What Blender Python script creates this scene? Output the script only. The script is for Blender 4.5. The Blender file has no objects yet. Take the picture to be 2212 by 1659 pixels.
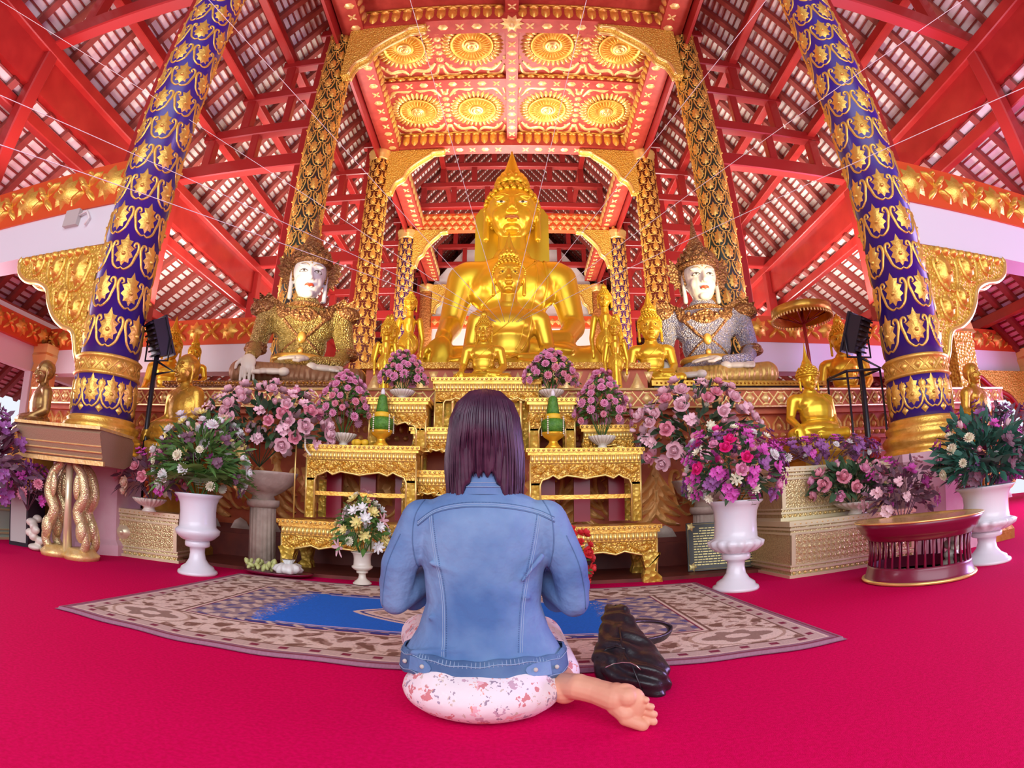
import bpy, math, random
import numpy as np
from mathutils import Vector, Matrix
from mathutils.bvhtree import BVHTree
R = math.radians
PI = math.pi
random.seed(7)
S = bpy.context.scene
COL = S.collection

# ------------------------------------------------------------------ camera, light, exposure
HC = 0.55; FPX = 1200.0; TILT = R(12.5)
cd = bpy.data.cameras.new('camera'); cam = bpy.data.objects.new('camera', cd); COL.objects.link(cam)
cam.location = (0, 0, HC); cam.rotation_euler = (R(90) + TILT, 0, 0)
cd.type = 'PANO'; cd.panorama_type = 'FISHEYE_LENS_POLYNOMIAL'
cd.sensor_width = 36; cd.sensor_height = 27; cd.sensor_fit = 'HORIZONTAL'
cd.fisheye_fov = R(170)
cd.fisheye_polynomial_k0 = 0; cd.fisheye_polynomial_k1 = -(2212 / 36) / FPX
cd.fisheye_polynomial_k2 = 0; cd.fisheye_polynomial_k3 = 0; cd.fisheye_polynomial_k4 = 0
S.camera = cam

w = bpy.data.worlds.new('daylight'); S.world = w; w.use_nodes = True
bg = w.node_tree.nodes['Background']
bg.inputs[0].default_value = (0.86, 0.90, 1.0, 1); bg.inputs[1].default_value = 1.1

def area(name, loc, target, size, power, col, sy=None):
    l = bpy.data.lights.new(name, 'AREA'); l.energy = power; l.color = col; l.size = size
    if sy: l.shape = 'RECTANGLE'; l.size_y = sy
    o = bpy.data.objects.new(name, l); COL.objects.link(o); o.location = loc
    o.rotation_euler = (Vector(target) - Vector(loc)).to_track_quat('-Z', 'Y').to_euler()
    return o
def spot(name, loc, target, power, col, ang, r=.35, blend=.6):
    l = bpy.data.lights.new(name, 'SPOT'); l.energy = power; l.color = col
    l.spot_size = R(ang); l.spot_blend = blend; l.shadow_soft_size = r
    o = bpy.data.objects.new(name, l); COL.objects.link(o); o.location = loc
    o.rotation_euler = (Vector(target) - Vector(loc)).to_track_quat('-Z', 'Y').to_euler()
    return o
WARM = (1.0, .80, .50); COOL = (.80, .82, 1.0)
# the big open entrance behind the visitors and the side doors let daylight in
area('entrance_daylight', (0, -4.5, 3.6), (0, 7, 2.8), 10, 480, (.88, .91, 1.0), 5)
area('door_daylight_left', (-8.4, 4.0, 1.5), (0, 4.5, 1.2), 3.4, 190, (1, .84, .95), 2.2)
area('door_daylight_right', (9.6, 3.0, 1.5), (0, 3.2, .6), 4.5, 620, (.60, .42, 1.0), 2.4)
# floodlights on the altar stands, unseen uplights on the lintels and behind the statues
spot('floodlight_left', (-3.12, 4.05, 1.95), (.3, 9.0, 4.6), 850, WARM, 38)
spot('floodlight_right', (3.0, 4.05, 1.95), (-.3, 9.0, 4.6), 850, WARM, 38)
area('lintel_uplight_left', (-5.6, 7.9, 3.6), (-5.0, 8.6, 9), .5, 270, (1, .86, .78), 2.2)
area('lintel_uplight_right', (5.6, 7.9, 3.6), (5.0, 8.6, 9), .5, 270, (1, .86, .80), 2.2)
area('near_uplight_left', (-5.2, 3.9, 3.8), (-4.7, 4.6, 9), .4, 85, (1, .62, .68), 1.6)
area('near_uplight_right', (5.2, 3.9, 3.8), (4.7, 4.6, 9), .4, 75, (.86, .60, .86), 1.6)
area('rear_uplight_left', (-5.0, 13.5, 3.2), (-4.6, 13.5, 9), 1.2, 380, (1, .92, .88), 2.4)
area('rear_uplight_right', (5.0, 13.5, 3.2), (4.6, 13.5, 9), 1.2, 380, (1, .92, .88), 2.4)
area('ceiling_uplight', (0, 10.8, 3.2), (0, 10.0, 9.7), 1.0, 150, (1, .86, .62), 3.4)
area('rear_nave_fill', (0, 13.4, 5.5), (0, 14.2, 12), .8, 300, (1, .92, .86), 4.0)  # unseen fill, added to brighten the nave roof behind the statue
area('apse_fill', (0, 18.0, 3.5), (0, 17.0, 10), 1.4, 520, (1, .90, .82), 3.4)  # unseen fill, added to lift the white apse wall

vs = S.view_settings
vs.view_transform = 'Standard'; vs.look = 'None'; vs.gamma = 1; vs.exposure = -0.12; vs.use_curve_mapping = False
S.cycles.max_bounces = 5; S.cycles.diffuse_bounces = 3; S.cycles.glossy_bounces = 3
S.cycles.transmission_bounces = 2; S.cycles.sample_clamp_indirect = 6
S.cycles.caustics_reflective = False; S.cycles.caustics_refractive = False

# ------------------------------------------------------------------ pixel of the photo + depth -> point
def ray(px, py):
    x = px - 1106; y = -(py - 829.5); r = math.hypot(x, y); th = r / FPX; s = math.sin(th) / max(r, 1e-9)
    a, b, c = x * s, math.cos(th), y * s
    return a, b * math.cos(TILT) - c * math.sin(TILT), b * math.sin(TILT) + c * math.cos(TILT)
def at(px, py, Y):
    d = ray(px, py); k = Y / d[1]
    return Vector((d[0] * k, Y, HC + d[2] * k))

# ------------------------------------------------------------------ materials
def mat(name, col, rough=.5, metal=0., col2=None, nscale=8., bump=None, coat=0., nlo=.35, nhi=.65, sheen=0., emis=0., spec=None):
    m = bpy.data.materials.new(name); m.use_nodes = True
    nt = m.node_tree; N = nt.nodes; L = nt.links; b = N['Principled BSDF']
    b.inputs['Base Color'].default_value = (*col, 1); b.inputs['Roughness'].default_value = rough
    b.inputs['Metallic'].default_value = metal
    if coat: b.inputs['Coat Weight'].default_value = coat; b.inputs['Coat Roughness'].default_value = .12
    if sheen: b.inputs['Sheen Weight'].default_value = sheen
    if spec is not None: b.inputs['Specular IOR Level'].default_value = spec
    if col2 or bump: tc = N.new('ShaderNodeTexCoord')
    if col2:
        n = N.new('ShaderNodeTexNoise'); n.inputs['Scale'].default_value = nscale; n.inputs['Detail'].default_value = 4
        r = N.new('ShaderNodeValToRGB'); r.color_ramp.elements[0].position = nlo; r.color_ramp.elements[1].position = nhi
        r.color_ramp.elements[0].color = (*col, 1); r.color_ramp.elements[1].color = (*col2, 1)
        L.new(tc.outputs['Object'], n.inputs['Vector']); L.new(n.outputs['Fac'], r.inputs['Fac']); L.new(r.outputs['Color'], b.inputs['Base Color'])
    if bump:
        kind, sc, st, dist = bump
        if kind == 'noise': n = N.new('ShaderNodeTexNoise'); n.inputs['Scale'].default_value = sc; n.inputs['Detail'].default_value = 3; out = n.outputs['Fac']
        elif kind == 'voro': n = N.new('ShaderNodeTexVoronoi'); n.inputs['Scale'].default_value = sc; out = n.outputs['Distance']
        else: n = N.new('ShaderNodeTexWave'); n.inputs['Scale'].default_value = sc; n.inputs['Distortion'].default_value = 6; out = n.outputs['Fac']
        L.new(tc.outputs['Object'], n.inputs['Vector'])
        bp = N.new('ShaderNodeBump'); bp.inputs['Strength'].default_value = st; bp.inputs['Distance'].default_value = dist
        L.new(out, bp.inputs['Height']); L.new(bp.outputs['Normal'], b.inputs['Normal'])
    return m
def attr_mat(name, attr, rough=.9, bump=None):
    m = mat(name, (1, 1, 1), rough, bump=bump); nt = m.node_tree
    a = nt.nodes.new('ShaderNodeVertexColor'); a.layer_name = attr
    nt.links.new(a.outputs['Color'], nt.nodes['Principled BSDF'].inputs['Base Color']); return m

M = dict(
 carpet=mat('crimson_carpet', (.72, .0, .085), .95, spec=.08, col2=(.84, .0, .125), nscale=90, bump=('noise', 420, .35, .01)),
 gold=mat('polished_gold', (.90, .57, .04), .3, .62, bump=('noise', 5, .06, .02)),
 goldmain=mat('great_statue_gold', (.86, .56, .03), .3, .62, bump=('noise', 2.0, .08, .03)),
 golddark=mat('aged_gold', (.72, .42, .06), .36, .7, col2=(.5, .27, .04), nscale=7, bump=('noise', 14, .3, .02)),
 bronze=mat('dark_bronze', (.30, .17, .06), .35, .75, col2=(.45, .26, .08), nscale=9),
 gilt=mat('gilt_relief', (1.0, .62, .13), .33, .6, col2=(.85, .47, .07), nscale=16, bump=('noise', 60, .3, .01)),
 giltcol=mat('gilt_column_relief', (.92, .58, .12), .36, .6, bump=('noise', 60, .35, .01)),
 carved=mat('carved_gilding', (.92, .62, .11), .36, .35, col2=(.82, .50, .06), nscale=20, bump=('voro', 26, .9, .03)),
 carvedfine=mat('fine_carved_gilding', (1.0, .66, .16), .3, .6, col2=(.8, .42, .05), nscale=44, bump=('voro', 60, .8, .012)),
 giltedge=mat('bright_gilt_edge', (1.0, .74, .24), .25, .6),
 palegilt=mat('pale_gilt', (.95, .70, .30), .35, .4, col2=(.88, .56, .18), nscale=20, bump=('noise', 50, .3, .01)),
 red=mat('red_lacquer_timber', (.42, .028, .022), .34, col2=(.34, .018, .016), nscale=3, coat=.25),
 reddark=mat('dark_red_timber', (.36, .018, .018), .36, coat=.2),
 redpost=mat('red_post_timber', (.36, .022, .02), .36, coat=.2),
 rafter=mat('brown_red_rafter', (.30, .05, .035), .5, col2=(.24, .035, .025), nscale=6),
 tile=mat('pale_roof_tile', (.92, .88, .82), .6, col2=(.86, .80, .72), nscale=5),
 ceilred=mat('ceiling_red', (.55, .07, .045), .45, col2=(.44, .045, .03), nscale=6),
 friezered=mat('frieze_red', (.72, .09, .015), .5),
 altarred=mat('altar_red', (.60, .13, .04), .5, col2=(.50, .09, .03), nscale=9),
 white=mat('white_plaster', (.88, .86, .84), .7),
 whiteblue=mat('white_beam_paint', (.80, .82, .86), .5),
 blue=mat('column_blue', (.035, .012, .30), .35, col2=(.06, .02, .22), nscale=5, coat=.2),
 green=mat('column_green', (.018, .05, .022), .4, col2=(.04, .035, .03), nscale=3),
 maroon=mat('column_maroon', (.16, .025, .012), .45),
 violet=mat('column_violet', (.10, .03, .20), .45),
 orangecol=mat('orange_relief_column', (.90, .44, .13), .45, .25, bump=('voro', 12, .8, .03)),
 pinkstone=mat('pink_plinth', (.85, .45, .55), .4, col2=(.95, .62, .68), nscale=5),
 darkwood=mat('dark_altar_wood', (.13, .022, .016), .45, col2=(.20, .035, .02), nscale=7),
 wine=mat('wine_red_lacquer', (.34, .004, .03), .3, coat=.3),
 black=mat('black_metal', (.015, .012, .02), .35),
 leather=mat('black_leather', (.018, .014, .018), .3, bump=('noise', 90, .25, .005)),
 chrome=mat('steel_buckle', (.8, .78, .72), .2, 1.),
 vasewhite=mat('white_glazed_vase', (.88, .88, .93), .22, coat=.4),
 cream=mat('cream_ceramic', (.86, .78, .66), .3, coat=.3),
 stone=mat('warm_grey_stone', (.62, .50, .40), .6, col2=(.5, .38, .3), nscale=14, bump=('noise', 25, .4, .01)),
 mirror=mat('mirror_mosaic', (.90, .74, .40), .28, .55, col2=(.74, .58, .28), nscale=50, bump=('voro', 90, .5, .006)),
 silver=mat('silver_gilt_edge', (.98, .86, .56), .3, .45),
 skin=mat('skin', (.80, .42, .27), .5, col2=(.74, .34, .22), nscale=9),
 soles=mat('foot_sole_skin', (.84, .42, .27), .55, col2=(.76, .30, .20), nscale=14),
 statwhite=mat('white_painted_statue', (.76, .75, .74), .35, coat=.2),
 statcream=mat('cream_painted_statue', (.74, .66, .54), .4, coat=.2),
 lips=mat('red_lips', (.65, .07, .02), .4),
 lipbrown=mat('red_brown_lips', (.45, .14, .03), .35, .3),
 eyeblk=mat('eye_dark', (.06, .035, .02), .3),
 browc=mat('golden_brown_line', (.45, .28, .08), .5),
 sequin=mat('golden_sequins', (.62, .48, .16), .3, .6, col2=(.40, .28, .07), nscale=40, bump=('voro', 70, 1., .02)),
 sequinblue=mat('blue_grey_sequins', (.30, .32, .48), .35, .4, col2=(.50, .44, .42), nscale=40, bump=('voro', 70, 1., .02)),
 brownorn=mat('brown_gold_ornament', (.42, .22, .07), .4, .5, col2=(.25, .10, .04), nscale=26, bump=('voro', 40, 1., .02)),
 brownsilk=mat('brown_pleated_cloth', (.34, .17, .08), .5, .3, bump=('wave', 6, .5, .02)),
 goldsilk=mat('gold_cloth', (.70, .45, .12), .4, .5, bump=('wave', 6, .5, .02)),
 hair=mat('dark_plum_hair', (.035, .010, .030), .36, col2=(.075, .026, .055), nscale=26),
 leaf=mat('leaf_green', (.06, .17, .035), .5, col2=(.12, .26, .05), nscale=20),
 leafdark=mat('dark_leaf', (.03, .08, .035), .55, col2=(.07, .14, .06), nscale=20),
 leafblue=mat('blue_green_leaf', (.02, .14, .09), .55, col2=(.06, .20, .14), nscale=14),
 leafplum=mat('plum_leaf', (.15, .07, .11), .6, col2=(.26, .13, .18), nscale=20),
 fern=mat('fern_green', (.12, .28, .05), .5),
 pink=mat('pink_petal', (.93, .32, .56), .5, col2=(.97, .52, .70), nscale=30),
 pinkpale=mat('pale_pink_petal', (.95, .52, .60), .5, col2=(.97, .68, .72), nscale=30),
 rosepink=mat('rose_pink_petal', (.92, .30, .42), .5, col2=(.95, .48, .55), nscale=30),
 hotpink=mat('hot_pink_petal', (.92, .03, .28), .5),
 magenta=mat('magenta_petal', (.62, .05, .42), .5, col2=(.78, .14, .56), nscale=40),
 purple=mat('purple_petal', (.26, .07, .28), .55, col2=(.42, .16, .42), nscale=40),
 whitep=mat('white_petal', (.95, .93, .90), .5),
 creamp=mat('cream_petal', (.94, .90, .68), .5),
 yellow=mat('yellow_petal', (.95, .82, .30), .5),
 peach=mat('peach_petal', (.95, .66, .48), .5),
 redp=mat('red_petal', (.85, .04, .05), .5),
 topiary=mat('green_folded_leaf', (.06, .22, .02), .5, col2=(.12, .34, .03), nscale=30, bump=('noise', 60, .8, .01)),
 string=mat('white_thread', (.95, .90, .86), .6),
 plaque=mat('black_plaque', (.035, .03, .02), .3),
 brass=mat('brass_lettering', (.72, .60, .24), .35, .5),
 traywood=mat('maroon_lacquer', (.22, .012, .045), .3, coat=.35),
 lectern=mat('weathered_gilt_lectern', (.46, .32, .19), .5, .25, bump=('noise', 160, .4, .01)),
 lecternside=mat('brown_lectern_side', (.34, .20, .11), .5, .15, bump=('noise', 160, .4, .01)),
 fruit=mat('pale_green_fruit', (.62, .66, .25), .45),
 plastic=mat('white_plastic_bag', (.92, .90, .86), .35),
 greybox=mat('pale_green_cabinet', (.60, .70, .58), .5),
 grey=mat('grey_housing', (.55, .52, .48), .5),
 yellowbowl=mat('golden_bowl', (1., .62, .04), .3, .6),
 orange=mat('golden_fruit', (.98, .62, .03), .5),
)

# ------------------------------------------------------------------ mesh building
class MB:
    def __init__(s): s.v = []; s.f = []; s.mi = []; s.cur = 0
    def add(s, V, F):
        b = len(s.v); s.v.extend([tuple(p) for p in V]); s.f.extend([tuple(i + b for i in f) for f in F]); s.mi.extend([s.cur] * len(F)); return s
    def box(s, x0, x1, y0, y1, z0, z1):
        V = [(x0,y0,z0),(x1,y0,z0),(x1,y1,z0),(x0,y1,z0),(x0,y0,z1),(x1,y0,z1),(x1,y1,z1),(x0,y1,z1)]
        return s.add(V, [(0,3,2,1),(4,5,6,7),(0,1,5,4),(1,2,6,5),(2,3,7,6),(3,0,4,7)])
    def beam(s, a, b, w, h, up=(0, 0, 1), c=0.):
        a = Vector(a); b = Vector(b); d = (b - a).normalized(); up = Vector(up)
        sd = d.cross(up)
        if sd.length < 1e-4: up = Vector((0, 1, 0)); sd = d.cross(up)
        sd.normalize(); u = sd.cross(d).normalized()
        if c <= 0: sec = [(-w/2,-h/2),(w/2,-h/2),(w/2,h/2),(-w/2,h/2)]
        else: sec = [(-w/2+c,-h/2),(w/2-c,-h/2),(w/2,-h/2+c),(w/2,h/2-c),(w/2-c,h/2),(-w/2+c,h/2),(-w/2,h/2-c),(-w/2,-h/2+c)]
        n = len(sec); V = [p + sd * x + u * y for p in (a, b) for x, y in sec]
        F = [tuple(range(n)), tuple(range(2*n-1, n-1, -1))] + [(i, i+n, (i+1) % n + n, (i+1) % n) for i in range(n)]
        return s.add(V, F)
    def tube(s, pts, r, n=8, cap=True, flat=1.):
        P = [Vector(p) for p in pts]; m = len(P); rs = r if hasattr(r, '__len__') else [r] * m
        V = []; prev = None
        for i, p in enumerate(P):
            d = (P[min(i+1, m-1)] - P[max(i-1, 0)])
            d = d.normalized() if d.length > 1e-9 else Vector((0, 0, 1))
            if prev is None:
                a = Vector((0, 0, 1)) if abs(d.z) < .9 else Vector((1, 0, 0)); x = d.cross(a).normalized()
            else:
                x = (prev - d * prev.dot(d)); x = x.normalized() if x.length > 1e-6 else d.orthogonal().normalized()
            prev = x; y = d.cross(x)
            for k in range(n):
                t = 2*PI*k/n; V.append(p + x * (math.cos(t) * rs[i]) + y * (math.sin(t) * rs[i] * flat))
        F = [(i*n+k, i*n+(k+1) % n, (i+1)*n+(k+1) % n, (i+1)*n+k) for i in range(m-1) for k in range(n)]
        if cap: F += [tuple(range(n-1, -1, -1)), tuple((m-1)*n+k for k in range(n))]
        return s.add(V, F)
    def lathe(s, prof, c=(0, 0, 0), n=32, sx=1., sy=1., rm=None, a0=0.):
        V = []; m = len(prof)
        for r, z in prof:
            for k in range(n):
                t = a0 + 2*PI*k/n; q = r * (rm(t, z) if rm else 1)
                V.append((c[0] + q*math.cos(t)*sx, c[1] + q*math.sin(t)*sy, c[2] + z))
        F = [(i*n+k, i*n+(k+1) % n, (i+1)*n+(k+1) % n, (i+1)*n+k) for i in range(m-1) for k in range(n)]
        F += [tuple(range(n-1, -1, -1)), tuple((m-1)*n+k for k in range(n))]
        return s.add(V, F)
    def ell(s, c, r, nu=16, nv=10, rot=None):
        if not hasattr(r, '__len__'): r = (r, r, r)
        V = [Vector((0, 0, -r[2]))]
        for j in range(1, nv):
            p = -PI/2 + PI*j/nv
            for k in range(nu):
                t = 2*PI*k/nu; V.append(Vector((r[0]*math.cos(p)*math.cos(t), r[1]*math.cos(p)*math.sin(t), r[2]*math.sin(p))))
        V.append(Vector((0, 0, r[2])))
        if rot is not None: V = [rot @ v for v in V]
        V = [v + Vector(c) for v in V]; e = len(V) - 1
        F = [(0, 1+(k+1) % nu, 1+k) for k in range(nu)] + [(e, e-nu+k, e-nu+(k+1) % nu) for k in range(nu)]
        F += [(1+j*nu+k, 1+j*nu+(k+1) % nu, 1+(j+1)*nu+(k+1) % nu, 1+(j+1)*nu+k) for j in range(nv-2) for k in range(nu)]
        return s.add(V, F)
    def cap(s, a, b, ra, rb, n=14):        # tapered limb with round ends
        a = Vector(a); b = Vector(b); s.tube([a, b], [ra, rb], n); s.ell(a, ra, n, 8); s.ell(b, rb, n, 8); return s
    def prism(s, poly, d0, d1, fn):        # 2D outline swept between depths, mapped by fn(u,v,w)
        n = len(poly); V = [fn(u, v, d0) for u, v in poly] + [fn(u, v, d1) for u, v in poly]
        return s.add(V, [tuple(range(n)), tuple(range(2*n-1, n-1, -1))] + [(i, (i+1) % n, (i+1) % n + n, i+n) for i in range(n)])
    def puff(s, pts, h, fn, c=None, k=.55):  # domed relief ornament from a 2D outline
        n = len(pts)
        if c is None: c = (sum(p[0] for p in pts)/n, sum(p[1] for p in pts)/n)
        V = [fn(u, v, 0) for u, v in pts] + [fn(c[0]+(u-c[0])*k, c[1]+(v-c[1])*k, h) for u, v in pts] + [fn(c[0], c[1], h*1.15)]
        F = [(i, (i+1) % n, (i+1) % n + n, i+n) for i in range(n)] + [(n+i, n+(i+1) % n, 2*n) for i in range(n)]
        return s.add(V, F)
    def ribbon(s, pts, ws, h, fn):         # scroll: tapered raised strip
        m = len(pts); V = []
        for i, (u, v) in enumerate(pts):
            a = pts[max(i-1, 0)]; b = pts[min(i+1, m-1)]; dx, dy = b[0]-a[0], b[1]-a[1]; q = math.hypot(dx, dy) or 1
            nx, ny = -dy/q*ws[i]/2, dx/q*ws[i]/2
            V += [fn(u+nx, v+ny, 0), fn(u, v, h), fn(u-nx, v-ny, 0)]
        return s.add(V, [f for i in range(m-1) for f in ((3*i, 3*i+1, 3*i+4, 3*i+3), (3*i+1, 3*i+2, 3*i+5, 3*i+4))])
    def disc(s, u, v, r, h, fn, n=8, ry=None, lobes=0, amp=0., rot=0.):
        ry = ry or r; P = []
        for k in range(n):
            t = 2*PI*k/n; q = 1 + amp*math.cos(lobes*t); a, b = r*q*math.cos(t), ry*q*math.sin(t)
            P.append((u + a*math.cos(rot) - b*math.sin(rot), v + a*math.sin(rot) + b*math.cos(rot)))
        return s.puff(P, h, fn, (u, v))

def mesh(name, mb, mats, smooth=False, off=(0, 0, 0)):
    me = bpy.data.meshes.new(name); ox, oy, oz = off
    me.from_pydata([(x-ox, y-oy, z-oz) for x, y, z in mb.v], [], mb.f)
    for m in (mats if isinstance(mats, (list, tuple)) else [mats]): me.materials.append(m)
    if len(set(mb.mi)) > 1: me.polygons.foreach_set('material_index', mb.mi)
    if smooth: me.polygons.foreach_set('use_smooth', [True]*len(me.polygons))
    me.update(); return me
def link(name, me, parent=None, loc=None, label=None):
    o = bpy.data.objects.new(name, me); COL.objects.link(o)
    if parent is not None: o.parent = parent
    if loc is not None: o.location = loc
    if label: o['label'] = label
    return o
def tag(o, label, cat, group=None):
    o['label'] = label; o['category'] = cat
    if group: o['group'] = group
    return o
def part(name, mb, m, parent, smooth=False, world=False, label=None):
    return link(name, mesh(name, mb, m, smooth, tuple(parent.location) if world else (0, 0, 0)), parent, label=label)
def thing(name, label, cat, loc=(0, 0, 0), group=None, rz=0., sc=1.):
    o = bpy.data.objects.new(name, None); COL.objects.link(o); o.empty_display_size = .1
    o.location = loc; o.rotation_euler = (0, 0, rz); o.scale = (sc,)*3 if not hasattr(sc, '__len__') else sc
    return tag(o, label, cat, group)
def struct(name, mb, m, parent=None, smooth=False):
    o = link(name, mesh(name, mb, m, smooth), parent)
    if parent is None: o['kind'] = 'structure'
    return o
def solo(name, mb, m, label, cat, group=None, smooth=False, loc=(0, 0, 0)):
    return tag(link(name, mesh(name, mb, m, smooth), None, loc), label, cat, group)
def kids(o): return [c for c in COL.objects if c.parent is o]
KID = {}
def dup(root, loc, rz=None, label=None, group=None, sc=None):
    if root.name not in KID: KID[root.name] = [(c, kids(c)) for c in kids(root)]
    r = root.copy(); COL.objects.link(r); r.location = loc
    if rz is not None: r.rotation_euler = (0, 0, rz)
    if sc is not None: r.scale = (sc,)*3 if not hasattr(sc, '__len__') else sc
    if label: r['label'] = label
    if group: r['group'] = group
    for ch, gs in KID[root.name]:
        c = ch.copy(); COL.objects.link(c); c.parent = r
        for g in gs:
            d = g.copy(); COL.objects.link(d); d.parent = c
    return r
def fuse(name, mb, m, voxel, it=6, fac=.5):   # one continuous skin around overlapping volumes
    me = mesh(name + '_raw', mb, m); o = bpy.data.objects.new(name, me); COL.objects.link(o)
    a = o.modifiers.new('r', 'REMESH'); a.mode = 'VOXEL'; a.voxel_size = voxel; a.use_smooth_shade = True
    if it: b = o.modifiers.new('s', 'SMOOTH'); b.iterations = it; b.factor = fac
    dg = bpy.context.evaluated_depsgraph_get(); res = bpy.data.meshes.new_from_object(o.evaluated_get(dg))
    bpy.data.objects.remove(o); bpy.data.meshes.remove(me); res.name = name
    res.materials.clear(); res.materials.append(m)
    res.polygons.foreach_set('use_smooth', [True]*len(res.polygons)); return res
def bvh(me): return BVHTree.FromPolygons([v.co.copy() for v in me.vertices], [tuple(p.vertices) for p in me.polygons])
def onto(tree, p, d, lift=0.):
    h, nrm, i, dist = tree.ray_cast(Vector(p), Vector(d))
    return (h - Vector(d).normalized()*lift) if h else None
def spline(P, n=6):
    P = [Vector(p) for p in P]; out = []
    for i in range(len(P)-1):
        p0, p1, p2, p3 = P[max(i-1, 0)], P[i], P[i+1], P[min(i+2, len(P)-1)]
        for k in range(n):
            t = k/n; out.append(.5*((2*p1)+(-p0+p2)*t+(2*p0-5*p1+4*p2-p3)*t*t+(-p0+3*p1-3*p2+p3)*t**3))
    out.append(P[-1]); return out
def sp2(P, n=5): return [(p.x, p.y) for p in spline([(a, b, 0) for a, b in P], n)]

# ------------------------------------------------------------------ relief motifs in 2D
FL = [(0,.62),(.07,.44),(.19,.42),(.14,.29),(.27,.22),(.19,.11),(.27,-.01),(.17,-.08),(.18,-.2),(.07,-.18),(0,-.3)]
FLAME = FL + [(-x, y) for x, y in FL[-2:0:-1]]
SCR = sp2([(0,-.34),(.10,-.38),(.26,-.24),(.33,-.02),(.39,.2),(.36,.36),(.27,.38),(.24,.29),(.30,.25)], 3)
SCW = [.035 + .05*math.sin(PI*i/(len(SCR)-1)) for i in range(len(SCR))]
def motif(mb, u, v, s, h, fn, scroll=True, flip=1):
    g = lambda a, b: (u + a*s, v + b*s*flip)
    mb.puff([g(x, y) for x, y in FLAME], h, fn, g(0, .02))
    mb.disc(*g(0, .03), .085*s, h*2.1, fn, 6)
    if scroll:
        for sg in (1, -1): mb.ribbon([g(x*sg, y) for x, y in SCR], [q*s for q in SCW], h*.9, fn)
def blossom(mb, u, v, r, h, fn, lobes=8):
    mb.disc(u, v, r, h, fn, lobes*2, lobes=lobes, amp=.22); mb.disc(u, v, r*.38, h*1.9, fn, 6)
def diamond(mb, u, v, r, h, fn): mb.puff([(u, v-r), (u+r, v), (u, v+r), (u-r, v)], h, fn, k=.6)
# ================================================================== the hall
PL = [3.7, 7.7, 11.8, 16.0, 20.5]          # depth of the column rows
CX = 3.4                                    # half width of the nave
XL, XR = -8.8, 10.6                         # outer walls

fl = MB(); fl.box(-12, 12, -6, 24, -.12, 0); struct('floor', fl, M['carpet'])
# dark timber step in front of the altar
st = MB(); st.box(-2.55, 1.95, 3.78, 4.52, 0, .025); struct('trim_1', st, M['darkwood'])

# outer walls with big bright openings, white back wall with gable
def wall_left():
    m = MB()
    for y0, y1, z0, z1 in [(-6, 1.2, 0, 2.4), (7.25, 7.9, 0, 2.4), (10.6, 24, 0, 2.4), (-6, 24, 2.4, 3.4), (3.6, 4.3, 0, 2.4)]:
        m.box(XL - .2, XL, y0, y1, z0, z1)
    struct('wall_left', m, M['white'])
def wall_right():
    m = MB()
    for y0, y1, z0, z1 in [(-6, .6, 0, 2.5), (4.0, 4.4, 0, 2.5), (7.1, 7.7, 0, 2.5), (10.2, 24, 0, 2.5), (-6, 24, 2.5, 3.4)]:
        m.box(XR, XR + .2, y0, y1, z0, z1)
    struct('wall_right', m, M['white'])
wall_left(); wall_right()
m = MB(); m.box(-12, 12, 24, 24.2, 0, 3.4)
m.add([(-10.9, 24, 3.4), (10.9, 24, 3.4), (6.4, 24, 6.4), (0, 24, 14.4), (-6.4, 24, 6.4), (-10.9, 24.2, 3.4), (10.9, 24.2, 3.4), (6.4, 24.2, 6.4), (0, 24.2, 14.4), (-6.4, 24.2, 6.4)],
      [(0,1,2,3,4), (9,8,7,6,5), (0,5,6,1), (1,6,7,2), (2,7,8,3), (3,8,9,4), (4,9,5,0)])
struct('wall_back', m, M['white'])
for sx, x0, x1 in ((-1, XL, -3.9), (1, 3.9, XR)):   # white cross walls behind the aisles
    m = MB(); m.box(min(x0, x1), max(x0, x1), 12.6, 12.75, 0, 3.1); struct('wall_aisle_left' if sx < 0 else 'wall_aisle_right', m, M['white'])

# roof slopes: pale tiles seen from below through rafters and battens
def slope(x0, z0, x1, z1, y0, y1, dy, ds, rw=.115, rh=.10):
    """tiles between (x0,z0) low edge and (x1,z1) high edge"""
    m = MB(); Ls = math.hypot(x1-x0, z1-z0); dx, dz = (x1-x0)/Ls, (z1-z0)/Ls
    sg = 1 if x1 > x0 else -1; nx, nz = -dz*sg, dx*sg          # outward up normal
    off = .075
    a = (x0+nx*off, z0+nz*off); b = (x1+nx*off, z1+nz*off)
    m.cur = 0
    t = .05
    P = [a, b, (b[0]+nx*t, b[1]+nz*t), (a[0]+nx*t, a[1]+nz*t)]
    m.add([(p[0], y, p[1]) for y in (y0, y1) for p in P], [(0,1,2,3), (7,6,5,4), (0,4,5,1), (1,5,6,2), (2,6,7,3), (3,7,4,0)])
    m.cur = 1
    k = 0
    while k*ds < Ls:                                             # battens along the hall
        s = k*ds; cx, cz = x0+dx*s+nx*(off-.014), z0+dz*s+nz*(off-.014)
        m.beam((cx, y0, cz), (cx, y1, cz), .03, .026, (nx, 0, nz)); k += 1
    y = y0 + dy*.5
    while y < y1:                                                # rafters down the slope
        m.beam((x0, y, z0), (x1, y, z1), rw, rh, (nx, 0, nz)); y += dy
    return m
for sg, nm in ((-1, 'left'), (1, 'right')):
    struct('ceiling_upper_' + nm, slope(sg*6.72, 6.18, 0, 14.55, -4, 24, .47, .135), [M['tile'], M['rafter']])
    struct('ceiling_lower_' + nm, slope(sg*11.2, 2.15, sg*6.45, 5.38, -4, 24, .45, .15), [M['tile'], M['rafter']])

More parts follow.
